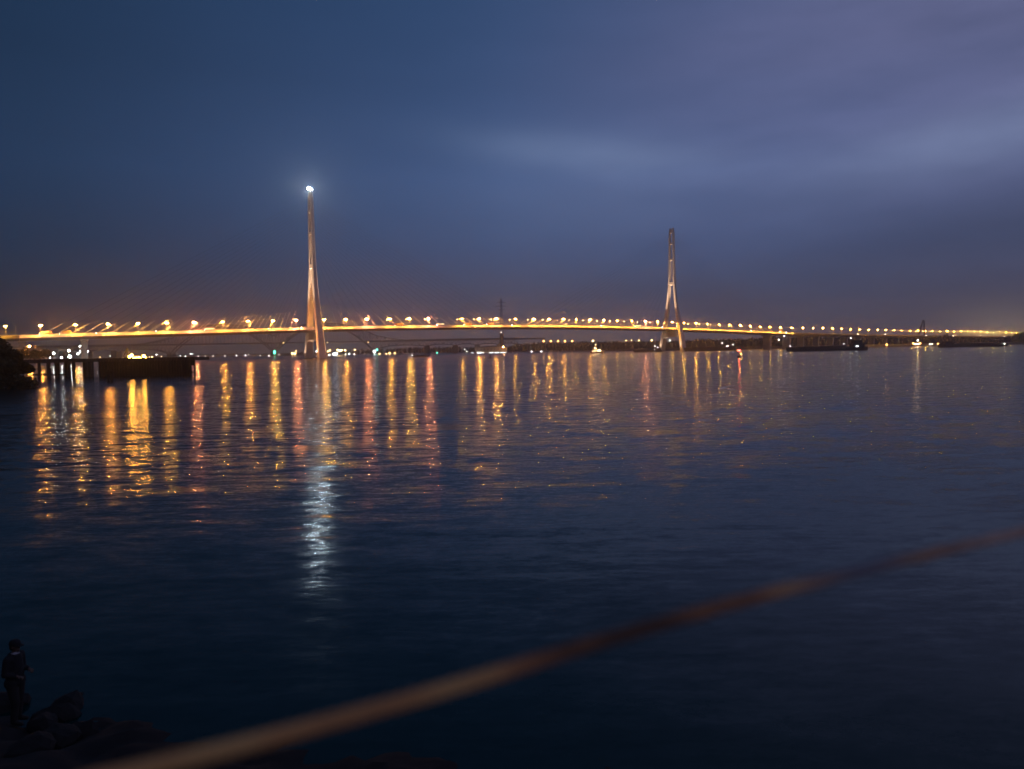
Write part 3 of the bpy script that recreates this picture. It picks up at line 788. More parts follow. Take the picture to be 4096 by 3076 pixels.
mb = MB(); mb.box((wxp(84), 3, .7), (wxp(232), 5, 1.35)); mb.build('low_walkway', 'wood', wf)
mb = MB()
for i in range(20):
    x = wxp(600) + (x1 - .4 - wxp(600)) * i / 19; mb.bar((x, .5, 7.3), (x, .5, 8.0), .08, .08)
mb.bar((wxp(600), .5, 8.0), (x1 - .4, .5, 8.0), .08, .08); mb.build('handrail', 'steel', wf)
dl = thing('mooring_dolphin', 'pair of short dark mooring piles in front of the wharf', 'mooring post', (col(441, 244, 0).x, 244, 0))
for s in (-1, 1): MB().tube((s * .62, 0, -1.5), (s * .55, 0, 3.4), .42, .42, 10).build('pile', 'wood', dl)
MB().box((-1.3, -.5, 2.6), (1.3, .5, 3.1)).build('cap_beam', 'wood', dl)
# sodium work lights heaped with sand and gear on the wharf
def lamp_stand(name, label, cat, base, top, lens, r, group=None, pole_r=.07, m_='steel'):
    t = thing(name, label, cat, base, 0, group); h = top.z - base[2]
    MB().tube((0, 0, 0), (0, 0, max(.1, h - r)), pole_r, pole_r * .7, 6).box((-pole_r * 3, -pole_r * 3, 0), (pole_r * 3, pole_r * 3, pole_r * 1.5)).build('pole', m_, t)
    MB().ball((0, 0, h), r, r, r, 8, 4).build('lamp_head', lens, t)
    return t
wl = [(518, 1427), (527, 1421), (536, 1431), (546, 1433), (556, 1431), (566, 1432), (575, 1424), (581, 1433)]
for i, (px, py) in enumerate(wl):
    p = at(px, py, 306 + (i % 3) * 2); lamp_stand('work_light', f"glaring orange work light on the wharf, {ORD[i + 1]} from the small crane", 'work light', (p.x, p.y, 7.3), p, 'work', .5, 'orange work lights on the wharf')
for i, (px, py) in enumerate(((597, 1430), (608, 1428))):
    p = at(px, py, 306); lamp_stand('work_light', ('dim amber work light at the right end of the orange cluster', 'taller amber work light just right of the orange cluster')[i], 'work light', (p.x, p.y, 7.3), p, 'warm_pt', .2, 'orange work lights on the wharf')
p = at(508, 1436, 309)
dk_ = thing('derrick_crane', 'small dark derrick crane with a leaning boom beside the orange lights', 'crane', (p.x, 309, 7.3))
mb = MB(); mb.box((-.8, -.8, 0), (.8, .8, .6)); mb.build('base', 'steel', dk_)
mb = MB(); mb.bar((.2, 0, .6), (.3, 0, 4.0), .45, .45); mb.bar((-.1, 0, 4.0), (.7, 0, 4.0), .35, .35); mb.build('mast', 'steel', dk_)
mb = MB(); mb.bar((.1, .3, 3.6), (-1.7, .3, .4), .22, .3); mb.tube((.3, .1, 3.9), (-1.6, .3, .5), .05, .05, 5); mb.build('boom', 'steel', dk_)
st = thing('gravel_heap', 'low heap of gravel lit orange by the work lights', 'gravel heap', (col(548, 309, 7).x, 310, 7.3))
mb = MB(); rnd = random.Random(4); g_ = []
for i in range(15):
    for j in range(7):
        x = -4.5 + 9 * i / 14; y = -1.8 + 3.6 * j / 6; g_.append((x, y, max(0, (1.15 - (x / 4.6) ** 2 - (y / 1.9) ** 2)) * .85 * rnd.uniform(.7, 1.15)))
mb.add(g_, [(i * 7 + j, (i + 1) * 7 + j, (i + 1) * 7 + j + 1, i * 7 + j + 1) for i in range(14) for j in range(6)]); mb.build('heap', 'gravel', st)

# port floodlights beyond the wharf
pl = [(215, 1413, 1.0, 'second floodlight from the left'), (246, 1430, .75, 'low floodlight left of the brightest pair'), (276, 1402, 1.05, 'high floodlight above the brightest one'),
      (279, 1426, 1.7, 'biggest and brightest floodlight'), (200, 1431, .42, 'small leftmost floodlight'), (320, 1385, .5, 'floodlight highest up beside the side pier'),
      (321, 1406, .45, 'floodlight halfway up beside the side pier'), (311, 1415, .5, 'low floodlight just left of the side pier'), (350, 1421, .45, 'floodlight just right of the side pier'),
      (353, 1406, .34, 'pale yellowish floodlight right of the side pier')]
for px, py, r, lb in pl:
    p = at(px, py, 770 if px < 345 else 830); lamp_stand('floodlight_mast', f"white port {lb} beyond the wharf", 'floodlight', (p.x, p.y, 3.5), p, 'white_flood', r * .72, 'white floodlights of the port beyond the wharf', .18)
p = at(118, 1385, 520); lamp_stand('street_lamp', 'lone orange star-like lamp among trees below the left end of the bridge', 'street lamp', (p.x, p.y, 4), p, 'lamp', .45, None, .1)

# ------------------------------------------------------------------ lights and buildings on the far shores
def shore(items, lens_r, Y, fmt, group, name='shore_light', gz=3.0):
    for i, (px, py, lens, r) in enumerate(items):
        YY = Y(px) if callable(Y) else Y
        p = at(px, py, YY); k = YY / 2500
        mb = MB(); mb.tube((0, 0, min(0, gz - p.z)), (0, 0, 0), .25, .2, 5); mb.k = 1; mb.ball((0, 0, 0), r * lens_r * k, r * lens_r * k, r * lens_r * k, 6, 4)
        o = mb.build(name, ['steel', lens]); o.location = p
        tag(o, fmt(i, px, lens), 'shore light', group)
def px2(z): return 780 + z * .3707
tone = {'warm_pt': 'warm', 'white_pt': 'white', 'dim_pt': 'faint', 'green_pt': 'green', 'orange_pt': 'orange', 'white_flood': 'glaring white'}
A = [(400, 1428, 'warm_pt', .9), (417, 1440, 'white_pt', .8), (441, 1424, 'white_pt', .7), (626, 1419, 'white_pt', 1.2), (646, 1426, 'dim_pt', 1.0), (681, 1421, 'dim_pt', .9), (688, 1427, 'dim_pt', .9), (721, 1423, 'white_pt', .9), (742, 1425, 'white_pt', .9),
     (763, 1416, 'white_pt', 1.1), (771, 1416, 'dim_pt', .9), (793, 1425, 'dim_pt', 1.0), (821, 1425, 'dim_pt', .9), (852, 1424, 'dim_pt', .9), (900, 1424, 'dim_pt', .9), (946, 1422, 'white_pt', .9), (982, 1421, 'white_pt', .9), (993, 1417, 'dim_pt', .8), (1040, 1422, 'dim_pt', .8)]
shore(A, 1.5, 2600, lambda i, px, l: f"tiny {tone[l]} light low on the far shore, {ORD[i + 1]} from the crane towards the left pylon", 'scattered lights on the far shore left of the pylon')
Bz = [(800, 738, 'white_pt', 1.0), (885, 735, 'white_pt', 1.0), (905, 725, 'dim_pt', .9), (1050, 712, 'warm_pt', 1.9), (1078, 712, 'warm_pt', 2.0), (1090, 685, 'warm_pt', 1.0), (1310, 690, 'white_pt', 1.1)]
shore([(px2(a), 1150 + b * .3707, l, r) for a, b, l, r in Bz], 1.7, 2600, lambda i, px, l: f"{tone[l]} shore light left of the left pylon base, {ORD[i + 1]} right of the green pier light", 'lights on the far shore beside the left pylon')
Cz = [(1435, 690, 'warm_pt', 1.2), (1455, 680, 'warm_pt', 1.2), (1450, 728, 'white_pt', 1.2), (1500, 720, 'white_pt', 2.4), (1525, 710, 'white_pt', 2.2), (1540, 675, 'warm_pt', 1.7), (1560, 682, 'warm_pt', 1.9), (1580, 678, 'warm_pt', 1.6), (1620, 678, 'warm_pt', 1.5), (1625, 720, 'dim_pt', .9),
      (1665, 715, 'white_pt', .9), (1720, 720, 'white_pt', .8), (1725, 672, 'warm_pt', 1.0), (1800, 730, 'white_pt', .9), (1825, 733, 'white_pt', .9), (1845, 735, 'white_pt', .9), (1935, 690, 'white_pt', 2.2), (1940, 725, 'white_pt', 1.0), (1990, 715, 'warm_pt', 1.0), (2065, 718, 'warm_pt', .9), (2100, 708, 'warm_pt', 1.2), (2155, 705, 'warm_pt', 1.0)]
shore([(px2(a), 1150 + b * .3707, l, r) for a, b, l, r in Cz], 1.9, 2420, lambda i, px, l: f"{tone[l]} shore light, {ORD[i + 1]} to the right of the left pylon foot", 'bright shore lights right of the left pylon')
Dz = [(1500 + a * .3707, 1150 + b * .3707, l, r) for a, b, l, r in ((50, 715, 'warm_pt', 1.0), (125, 715, 'warm_pt', .9), (160, 708, 'warm_pt', 1.1), (215, 705, 'warm_pt', .9), (967, 668, 'dim_pt', .9), (990, 690, 'dim_pt', 1.0), (1045, 708, 'white_pt', .9), (1058, 708, 'white_pt', .9))]
shore(Dz, 1.6, 2200, lambda i, px, l: f"{tone[l]} light under the railway trusses, {ORD[i + 1]} counting right from the right V-pier", 'shore lights under the railway trusses')
o_pts = [(1500 + a * .3707, 1150 + 579 * .3707, 'orange_pt', 1.35) for a in (1820, 1897, 1975, 2050, 2128)] + [(2289, 1364, 'orange_pt', 1.3)]
shore(o_pts, 2.0, 2000, lambda i, px, l: f"orange lamp in the even row on the wooded far bank, {ORD[i + 1]} from left", 'even row of orange lamps on the far bank', 'street_lamp')
Ez = [(1500 + 1690 * .3707, 1406, 'white_pt', .8), (1500 + 1795 * .3707, 1408, 'white_pt', 1.5), (2372, 1363.5, 'warm_pt', 1.4), (2504, 1362, 'warm_pt', .9), (2526, 1361, 'warm_pt', .7), (2556, 1362, 'warm_pt', .9), (2607, 1361.5, 'warm_pt', 1.2), (2679.5, 1362, 'dim_pt', 1.2)]
shore(Ez, 1.8, lambda x: yshore(x) - 20, lambda i, px, l: f"{tone[l]} light on the wooded bank, {ORD[i + 1]} right of the orange lamp row", 'single lights along the wooded far bank')
Fz = [(2889, 1372, 'dim_pt', 1.0), (3115, 1358.5, 'white_pt', 1.1), (3137, 1342.5, 'white_pt', 1.2), (3547, 1378.5, 'orange_pt', 2.0), (3671, 1361.5, 'white_pt', 1.4), (3720, 1377, 'dim_pt', 1.3), (3728, 1376, 'dim_pt', 1.3), (3752, 1375.5, 'orange_pt', 1.6)]
shore(Fz, 1.6, lambda x: 1480, lambda i, px, l: f"{tone[l]} light low on the right bank, {ORD[i + 1]} right of the right pylon", 'single lights low on the right bank')
for i, (px, py, l) in enumerate(((3653, 1373.5, 'orange_pt'), (3660, 1376, 'warm_pt'), (3667, 1376, 'warm_pt'), (3674, 1375.5, 'warm_pt'), (3681, 1373, 'orange_pt'))):
    shore([(px, py, l, 1.5)], 1.8, 1480, lambda i_, p_, l_, i=i: f"{tone[l]} light in the bright cluster below the A-frame, {ORD[i + 1]} from left", 'bright light cluster below the A-frame')
# lights fixed on the railway bridge and the power tower
for px, py, Y, l, r, lb in ((1098, 1408.5, 2390, 'green_pt', 2.2, 'tall green navigation light on the left V-pier'), (1508, 1399, 2400, 'green_pt', 2.0, 'cyan-green navigation light on the right V-pier'), (1748, 1411, 2390, 'green_pt', 1.3, 'green navigation light under the flat railway trusses'),
                            (1134, 1371.5, 2390, 'warm_pt', .9, 'pinkish deck light on the railway bridge right of the left V-pier'), (1310, 1370, 2390, 'warm_pt', .8, 'pinkish deck light on the railway bridge right of the left pylon'), (1473, 1369.5, 2390, 'warm_pt', .8, 'pinkish deck light on the railway bridge left of the right V-pier'),
                            (2005, 1329, 2288, 'dim_pt', .9, 'pale marker light on the power-line tower below the road deck')):
    p = at(px, py, Y); mb = MB(); mb.ball((0, 0, 0), r * 1.5, r * 1.5, r * (2.6 if 'tall' in lb else 1.5), 6, 4); mb.k = 1; mb.tube((0, 0, 0), (0, 9, -.2), .3, .3, 5)
    o = mb.build('marker_light', [l, 'steel']); o.location = p; tag(o, lb, 'marker light')
# warehouse on the shore
bl, br = col(1902, 1980, 4), col(2028, 1980, 4); bw = br.x - bl.x; zt = at(1960, 1388, 1980).z
wh = thing('warehouse', 'long low waterfront warehouse with a row of white lights, under the power-line tower', 'building', (bl.x, 1980, 2))
mb = MB(); mb.box((0, 0, 0), (bw, 30, zt - 2)); mb.build('wall', 'wall', wh)
mb = MB(); mb.loft([[(x, y, z) for x, z in ((-1, zt - 2.003), (bw + 1, zt - 2.003), (bw + 1, zt - 1.4), (bw / 2, zt + 1.2), (-1, zt - 1.4))] for y in (-1, 31)]); mb.build('roof', 'roof', wh)
for i in range(9): MB().box((4 + bw / 9.2 * i, -.15, 6.5), (7 + bw / 9.2 * i, -.003, 9)).build('window', 'glass', wh)
for i, z in enumerate((1110, 1122, 1132, 1142, 1172, 1240, 1255, 1268, 1300, 1315, 1330, 1360, 1378, 1398, 1412)):
    p = at(1500 + z * .3707, 1150 + 703 * .3707, 1976); mb = MB(); r = (.8 if i % 3 else 1.15); mb.ball((0, 0, 0), r, r, r * .8, 6, 4); mb.k = 1; mb.tube((0, 0, 2 - p.z), (0, 0, 0), .2, .2, 5)
    o = mb.build('quay_light', ['white_pt', 'steel']); o.location = p; tag(o, f"white quay light in front of the warehouse, {ORD[i + 1]} from its left corner", 'quay light', 'white lights in front of the warehouse')
p = at(1500 + 1385 * .3707, 1150 + 640 * .3707, 1970)
lamp_stand('wall_floodlight', 'orange floodlight washing the right end of the warehouse wall', 'floodlight', (p.x, p.y, 2), p, emit('warehouse_lamp', (1, .5, .18), 220), 1.0, None, .15)

# ------------------------------------------------------------------ boats and buoys
def hull_mb(L_, Wd, Hh, bow=.14, stern=.06, dirn=1):
    mb = MB(); rings = []
    for u, w, sh, cut in ((0, .55, .25, .0), (stern, .9, .1, 0), (.3, 1, 0, 0), (1 - bow * 1.6, 1, 0, 0), (1 - bow * .5, .72, .35, 0), (1.0, .08, .7, 0)):
        x = (u - .5) * L_ * dirn; y = Wd / 2 * w
        rings.append([(x - dirn * .03 * L_ * (u > .9), -y * .8, -1), (x, -y, Hh * .5), (x, -y, Hh + sh), (x, y, Hh + sh), (x, y, Hh * .5), (x - dirn * .03 * L_ * (u > .9), y * .8, -1)])
    return mb.loft(rings)
def lights(t, pts, m_, name='lamp'):
    for x, y, z, r in pts: MB().ball((x, y, z), r, r, r, 6, 4).build(name, m_, t)
def cargo_barge(label, px0, px1, Y, Hh, cabin_right=True, lamps=(), cab_h=7.5, angle=0.0):
    a = col(px0, Y, 1).x; b = col(px1, Y, 1).x; L_ = b - a
    t = thing('cargo_barge', label, 'barge', ((a + b) / 2, Y, 0), angle, 'dark cargo barges on the river')
    s = 1 if cabin_right else -1
    hull_mb(L_, max(6, L_ * .13), Hh, dirn=-s).build('hull', 'hull', t)
    MB().box((-L_ * .36 if s > 0 else -L_ * .22, -L_ * .05, Hh), (L_ * .22 if s > 0 else L_ * .36, L_ * .05, Hh + 1.1)).build('hatch_coaming', 'rust', t)
    cx_ = s * L_ * .38; w = L_ * .055
    mb = MB(); mb.box((cx_ - w * 1.3, -w, Hh), (cx_ + w * 1.3, w, Hh + cab_h * .42)); mb.box((cx_ - w * .9, -w * .85, Hh + cab_h * .42 + .003), (cx_ + w * .7, w * .85, Hh + cab_h * .8)); mb.box((cx_ - w, -w, Hh + cab_h * .8), (cx_ + w * .8, w, Hh + cab_h * .86)); mb.build('deckhouse', 'rust', t)
    mb = MB()
    for k in range(5): x = cx_ - w * .75 + k * w * .33; mb.box((x, -w * .85 - .06, Hh + cab_h * .55), (x + w * .22, -w * .85 - .003, Hh + cab_h * .72))
    mb.build('windows', 'glass', t)
    mb = MB(); mb.tube((cx_, 0, Hh + cab_h * .86), (cx_, 0, Hh + cab_h * 1.35), .15, .08, 6); mb.bar((cx_ - 1, 0, Hh + cab_h * 1.15), (cx_ + 1, 0, Hh + cab_h * 1.15), .1, .1); mb.tube((-s * L_ * .4, 0, Hh), (-s * L_ * .4, 0, Hh + 5), .14, .08, 6); mb.build('mast', 'steel', t)
    for px, py, r in lamps:
        p = at(px, py, Y - L_ * .06); MB().ball((p.x - (a + b) / 2, p.y - Y, p.z), r * .6, r * .6, r * .6, 6, 4).build('lamp', 'white_pt', t)
    return t
cargo_barge('long laden barge with raised stern cabin, the biggest vessel, in the right half', 3144, 3466, 880, 4.2, True, ((3161, 1384.5, .55), (3375, 1374.5, .6), (3403, 1353, .7), (3426, 1384.5, .8), (3432, 1385, .7)), 9)
cargo_barge('dark barge moored against the right pylon foot, lamps at its right end', 2736, 2941, 1245, 5.2, True, ((2889, 1372, .6), (2907, 1385, .8), (2912, 1384, .8), (2932, 1378.5, .9)), 3.5)
cargo_barge('low dark barge just left of the right pylon with two lamps', 2533, 2648, 1215, 3.0, True, ((2620, 1384, .7), (2631, 1389.5, .7), (2617, 1398, .5)), 6)
cargo_barge('long flat pontoon barge under the trees at far right', 3756, 4032, 1110, 4.5, False, ((3897, 1378, .8), (3904, 1378, .8), (4018, 1375, 1.1)), 5)
cargo_barge('small low boat left of mid-river with one lamp at its left end', 1646, 1720, 1035, 1.5, False, ((1649, 1422, .7),), 2.8)
a_, b_ = col(2362, 1120, 1).x, col(2415, 1120, 1).x
tg = thing('work_boat', 'brightly lit orange and white work boat below the right half of the main span', 'boat', ((a_ + b_) / 2, 1120, 0))
hull_mb(b_ - a_, 6, 2.4).build('hull', 'orange', tg)
mb = MB(); mb.box((-6.2, -2.3, 2.4), (-.2, 2.3, 6.0)); mb.build('deckhouse', 'white', tg)
mb = MB(); mb.box((-4.6, -1.9, 6.003), (-.9, 1.9, 9.4)); mb.box((-5, -2.2, 9.4), (-.6, 2.2, 9.7)); mb.build('wheelhouse', 'orange', tg)
mb = MB()
for x in (-4.3, -3.1, -1.9): mb.box((x, -1.96, 7.4), (x + .8, -1.903, 8.8))
for x in (-5.8, -4.3, -2.8, -1.4): mb.box((x, -2.36, 3.8), (x + .8, -2.303, 5.0))
mb.build('windows', 'win', tg)
mb = MB(); mb.tube((-2.2, 0, 9.7), (-2.2, 0, 14), .16, .08, 6); mb.bar((-3.2, 0, 11.8), (-1.2, 0, 11.8), .12, .12); mb.build('mast', 'white', tg)
mb = MB(); mb.bar((6.5, 0, 2.4), (5.2, 0, 8.0), .4, .4); mb.bar((5.2, 0, 8.0), (3.0, 0, 5.0), .25, .25); mb.build('davit', 'white', tg)
lights(tg, ((-2.2, -.3, 12.9, .32), (-4.2, -2.6, 8.6, .28), (-3.7, -2.6, 7.2, .28), (-2.2, -2.6, 7.2, .42), (1.4, -2.2, 3.9, .62), (2.9, -2.0, 5.3, .5), (4.2, -2.2, 3.9, .6), (-6.6, -2.4, 3.2, .25), (-3.0, -2.8, 2.9, .28)), 'boat_light')
bu = thing('navigation_buoy', 'dark navigation buoy with a glowing red light, right of the right pylon', 'buoy', tuple(col(2957, 500, 0)))
mb = MB(); mb.loft([[(r * math.cos(a), r * math.sin(a), z) for a in [i * math.pi / 8 for i in range(16)]] for z, r in ((-.8, 1.1), (0, 1.45), (.7, 1.4), (1.3, .9))]); mb.build('float', 'hull', bu)
mb = MB()
for i in range(4): a = i * math.pi / 2 + .4; mb.bar((.8 * math.cos(a), .8 * math.sin(a), 1.2), (.22 * math.cos(a), .22 * math.sin(a), 4.1), .1, .1)
mb.tube((0, 0, 4.1), (0, 0, 4.3), .4, .4, 8); mb.build('lattice_mast', 'red', bu)
MB().ball((0, 0, 4.72), .36, .36, .4, 8, 5).build('lantern', 'red_light', bu)
bu2 = thing('navigation_buoy', 'small unlit black buoy with a triangular topmark near mid-river', 'buoy', tuple(col(1961, 735, 0)))
mb = MB(); mb.loft([[(r * math.cos(a), r * math.sin(a), z) for a in [i * math.pi / 8 for i in range(16)]] for z, r in ((-.8, 1.5), (0, 2.0), (.7, 1.8), (1.2, .9))]); mb.build('float', 'hull', bu2)
mb = MB(); mb.tube((0, 0, 1.2), (0, 0, 3.2), .5, .2, 8); mb.tube((0, 0, 2.6), (0, 0, 4.0), .8, .05, 8); mb.build('topmark', 'hull', bu2)

# ------------------------------------------------------------------ the near bank
SH = [(-60, 38), (-30, 24), (-18, 19.5), (-12, 17.6), (-8, 16.6), (-4, 15.7), (0, 14.9), (4, 13.8), (8, 12.2), (14, 9.5), (40, 2)]
rnd = random.Random(9)
def bank_z(x, y):
    d_ = lerp_tab(SH, x) - y
    return min(6.35, -.25 + (d_ * .22 if d_ < 4.6 else 1.01 + (d_ - 4.6) * .50)) if d_ > -3 else -.91
vs = []; nx, ny = 260, 170
for i in range(nx + 1):
    for j in range(ny + 1):
        x = -44 + 72 * i / nx; y = -12 + 46 * j / ny; z = bank_z(x, y)
        z += (.10 * math.sin(x * 1.7 + y * .6) * math.sin(y * 1.3) + rnd.uniform(-.045, .045) + .09 * math.sin(x * 4.1 + 2 * math.sin(y * 2.3)) * math.sin(y * 3.7 + 1.3 * math.sin(x * 1.9))) * (1 if z < 6.2 else .15)
        vs.append((x, y, z))
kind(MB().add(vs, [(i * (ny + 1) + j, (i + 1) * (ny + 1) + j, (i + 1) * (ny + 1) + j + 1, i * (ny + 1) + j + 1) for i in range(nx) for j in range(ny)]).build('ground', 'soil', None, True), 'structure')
def rock(p, r, label, seed):
    rn = random.Random(seed); bm = bmesh.new(); bmesh.ops.create_icosphere(bm, subdivisions=2, radius=1)
    ph = [rn.uniform(0, 6) for _ in range(6)]; sc = Vector((r * rn.uniform(.9, 1.4), r * rn.uniform(.8, 1.2), r * rn.uniform(.5, .8)))
    for v in bm.verts:
        c = v.co; k = 1 + .16 * math.sin(2.3 * c.x + ph[0]) * math.sin(2.9 * c.y + ph[1]) + .1 * math.sin(5 * c.z + ph[2]) * math.sin(4.3 * c.x + ph[3]) + rn.uniform(-.075, .075)
        v.co = Vector((c.x * sc.x, c.y * sc.y, c.z * sc.z)) * k
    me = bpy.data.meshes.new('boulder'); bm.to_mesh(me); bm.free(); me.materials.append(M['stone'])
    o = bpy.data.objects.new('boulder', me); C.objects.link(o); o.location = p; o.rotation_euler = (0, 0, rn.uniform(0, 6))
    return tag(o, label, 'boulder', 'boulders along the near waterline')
for i, (px, py, r, lb) in enumerate(((300, 2826, .34, 'dark boulder at the waterline, farthest right of the group near the person'), (262, 2850, .42, 'dark boulder at the waterline, second from right in the group'), (222, 2880, .36, 'dark boulder between the person and the waterline rocks'),
                                 (176, 2906, .3, 'small dark boulder just right of the person'), (240, 2960, .38, 'dark boulder on the bank below the waterline rocks'), (330, 2935, .3, 'dark boulder alone on the bank, right of the group'), (10, 2840, .5, 'dark boulder at the left edge beside the person'), (120, 3010, .34, 'dark boulder near the bottom left corner'))):
    Y = 14.0
    for _ in range(30):
        p = at(px, py, Y); Y += (p.z - bank_z(p.x, p.y)) * .8
    rock((p.x, p.y, p.z + r * .15), r, lb, 50 + i)

# rope barrier close to the camera
def rope_pts():
    pp = [(-300, 3330, .80), (250, 3158, .82), (640, 3062, .84), (1040, 2962, .86), (1500, 2838, .90), (2000, 2690, .95), (2500, 2535, 1.0), (3000, 2394, 1.08), (3500, 2268, 1.18), (4096, 2125, 1.3), (4700, 1985, 1.45)]
    return [at(a, b, c) for a, b, c in pp]
RP = rope_pts()
def rope_material():
    m = bpy.data.materials.new('worn_orange_rope'); m.use_nodes = True; t = m.node_tree; p = t.nodes['Principled BSDF']; p.inputs['Roughness'].default_value = .9
    tcn = nd(t, 'ShaderNodeTexCoord'); n = nd(t, 'ShaderNodeTexNoise'); n.inputs['Scale'].default_value = 5.5; n.inputs['Detail'].default_value = 2
    t.links.new(tcn.outputs['Object'], n.inputs['Vector'])
    c_ = ramp(t, n.outputs[0], [(.33, (.12, .07, .05)), (.44, (.40, .20, .10)), (.55, (.62, .35, .15)), (.68, (.70, .46, .20))], 'LINEAR')
    sp_ = nd(t, 'ShaderNodeSeparateXYZ'); t.links.new(tcn.outputs['Object'], sp_.inputs[0])
    fade = gauss(t, sp_.outputs[0], 0.0, 1.21, 0, .13, 50)                 # fading brightness put into the colour: blue-grey, toned to the water
    c_ = mixc(t, 'MIX', mth(t, 'MULTIPLY', gauss(t, sp_.outputs[0], 0.0, 1.50, 0, .12, 50), .8), c_, (.62, .50, .44))      # the end's extra brightness painted into its colour
    t.links.new(mixc(t, 'MIX', mth(t, 'MULTIPLY', fade, .95), c_, (.16, .19, .26)), p.inputs['Base Color'])
    return m
rp = thing('rope_barrier', 'blurred orange-brown rope slanting across the foreground', 'rope', tuple(RP[0]))
dense = []
for i in range(len(RP) - 1):
    p0, p1, p2, p3 = RP[max(i - 1, 0)], RP[i], RP[i + 1], RP[min(i + 2, len(RP) - 1)]
    for k in range(16):
        u = k / 16
        dense.append(.5 * ((2 * p1) + (p2 - p0) * u + (2 * p0 - 5 * p1 + 4 * p2 - p3) * u * u + (3 * p1 - p0 - 3 * p2 + p3) * u ** 3) - RP[0])
dense.append(RP[-1] - RP[0])
mb = MB(); rr = .0112; acc = 0
rings3 = [[], [], []]
for i, p in enumerate(dense):
    d_ = (dense[min(i + 1, len(dense) - 1)] - dense[max(i - 1, 0)]).normalized(); a = d_.cross(Vector((0, 0, 1))).normalized(); b = a.cross(d_)
    if i: acc += (p - dense[i - 1]).length
    for s in range(3):
        th = acc / .05 * 6.283 + s * 2.094; c = p + (a * math.cos(th) + b * math.sin(th)) * rr * .48
        rings3[s].append([c + (a * math.cos(q_) + b * math.sin(q_)) * rr * .56 for q_ in [j * math.pi / 4 for j in range(8)]])
for s in range(3): mb.loft(rings3[s])
mb.build('rope', rope_material(), rp, True)
for k in (0, -1):
    p = RP[k] - RP[0]; g_z = bank_z(RP[k].x, RP[k].y) - RP[0].z
    MB().tube((p.x, p.y, g_z - .2), (p.x, p.y, p.z + .12), .035, .035, 12).tube((p.x, p.y, p.z - .03), (p.x, p.y, p.z + .03), .045, .045, 12).build('post', 'steel', rp)

# ------------------------------------------------------------------ the person on the bank
def capsules(parts, voxel, name, m_, parent, smooth_it=6):
    mb = MB()
    for q in parts:
        if len(q) == 2: mb.ball(q[0], *q[1], 16, 10)
        else:
            p0, p1, r0, r1 = q; mb.tube(p0, p1, r0, r1, 12); mb.ball(p0, r0, r0, r0, 12, 8); mb.ball(p1, r1, r1, r1, 12, 8)
    o = mb.build(name, m_, parent)
    rm = o.modifiers.new('remesh', 'REMESH'); rm.mode = 'VOXEL'; rm.voxel_size = voxel; rm.use_smooth_shade = True
    sm = o.modifiers.new('smooth', 'SMOOTH'); sm.factor = .5; sm.iterations = smooth_it
    return o
pY = 14.55
pp_ = at(70, 2893, pY)
for _ in range(30):
    pp_ = at(70, 2893, pY); pY += (pp_.z - bank_z(pp_.x, pp_.y)) * .8
per = thing('person', 'standing person in a peaked cap and dark jacket with pale collar, facing the river', 'person', (pp_.x, pp_.y, bank_z(pp_.x, pp_.y) + .02), R(-8)); per.scale = (1.04,) * 3
# x = facing direction (towards the right of the picture), y = away from the viewer
body = []
for y in (-.10, .10):
    f = .05 if y < 0 else -.04
    body += [((0, y, .90), (f + .02, y * 1.05, .49), .088, .062), ((f + .02, y * 1.05, .49), (f - .03, y * 1.05, .09), .058, .042), ((f - .03, y * 1.05, .05), (f + .14, y * 1.25, .035), .042, .034)]
body += [((0, 0, .95), (-.005, 0, 1.15), .135, .130), ((-.005, 0, 1.15), (-.005, 0, 1.33), .135, .130), ((-.005, -.13, 1.40), (-.005, .13, 1.40), .075, .075), ((-.0, 0, 1.42), (.02, 0, 1.53), .058, .052)]
hc = Vector((.035, 0, 1.62))
body += [((hc.x, 0, hc.z + .015), (.098, .077, .112)), ((hc.x + .035, 0, hc.z - .062), (.058, .052, .052)), ((hc.x + .098, 0, hc.z - .012), (.02, .014, .024)), ((hc.x + .08, 0, hc.z - .062), (.016, .024, .008)), ((hc.x + .06, 0, hc.z - .098), (.028, .028, .02))]
for y in (-.076, .076): body += [((hc.x - .008, y, hc.z - .005), (.022, .01, .032))]
def arm(y, elbow, wrist, fdir):
    s = Vector((-.005, y, 1.39)); e = Vector(elbow); w = Vector(wrist); d_ = (w - e).normalized(); out = [(s, e, .054, .043), (e, w, .041, .029)]
    pal = w + d_ * .045; side = d_.cross(Vector((0, 0, 1))).normalized(); upv = side.cross(d_)
    for k in range(4):
        b0 = w + d_ * .085 + side * (.027 - .018 * k); l = (.030, .036, .034, .026)[k]
        m1 = b0 + (d_ * .85 - upv * .5) * l; m2 = m1 + (d_ * .2 - upv) * l * .8; m3 = m2 + (-d_ * .5 - upv * .7) * l * .5
        out += [(w + d_ * .02 + side * (.02 - .013 * k), b0, .012, .0095), (b0, m1, .0092, .0085), (m1, m2, .0085, .0078), (m2, m3, .0078, .007)]
    th0 = w + d_ * .03 + side * .026; th1 = th0 + (d_ * .6 + side * .5 - upv * .3) * .036; th2 = th1 + (d_ * .8 - upv * .6) * .028
    out += [(th0, th1, .012, .010), (th1, th2, .010, .008)]
    return out
arms = [arm(-.185, (-.03, -.235, 1.10), (.20, -.17, 1.06), 0), arm(.185, (-.02, .235, 1.10), (.21, .14, 1.09), 0)]
for a in arms: body += a
capsules(body, .0075, 'body', 'skin', per, 3)
jk = [((-.005, 0, .90), (-.005, 0, 1.20), .168, .168), ((-.005, 0, 1.2), (-.005, 0, 1.36), .17, .155), ((-.005, -.145, 1.385), (-.005, .145, 1.385), .092, .092), ((-.01, -.09, .88), (-.01, .09, .88), .14, .14)]
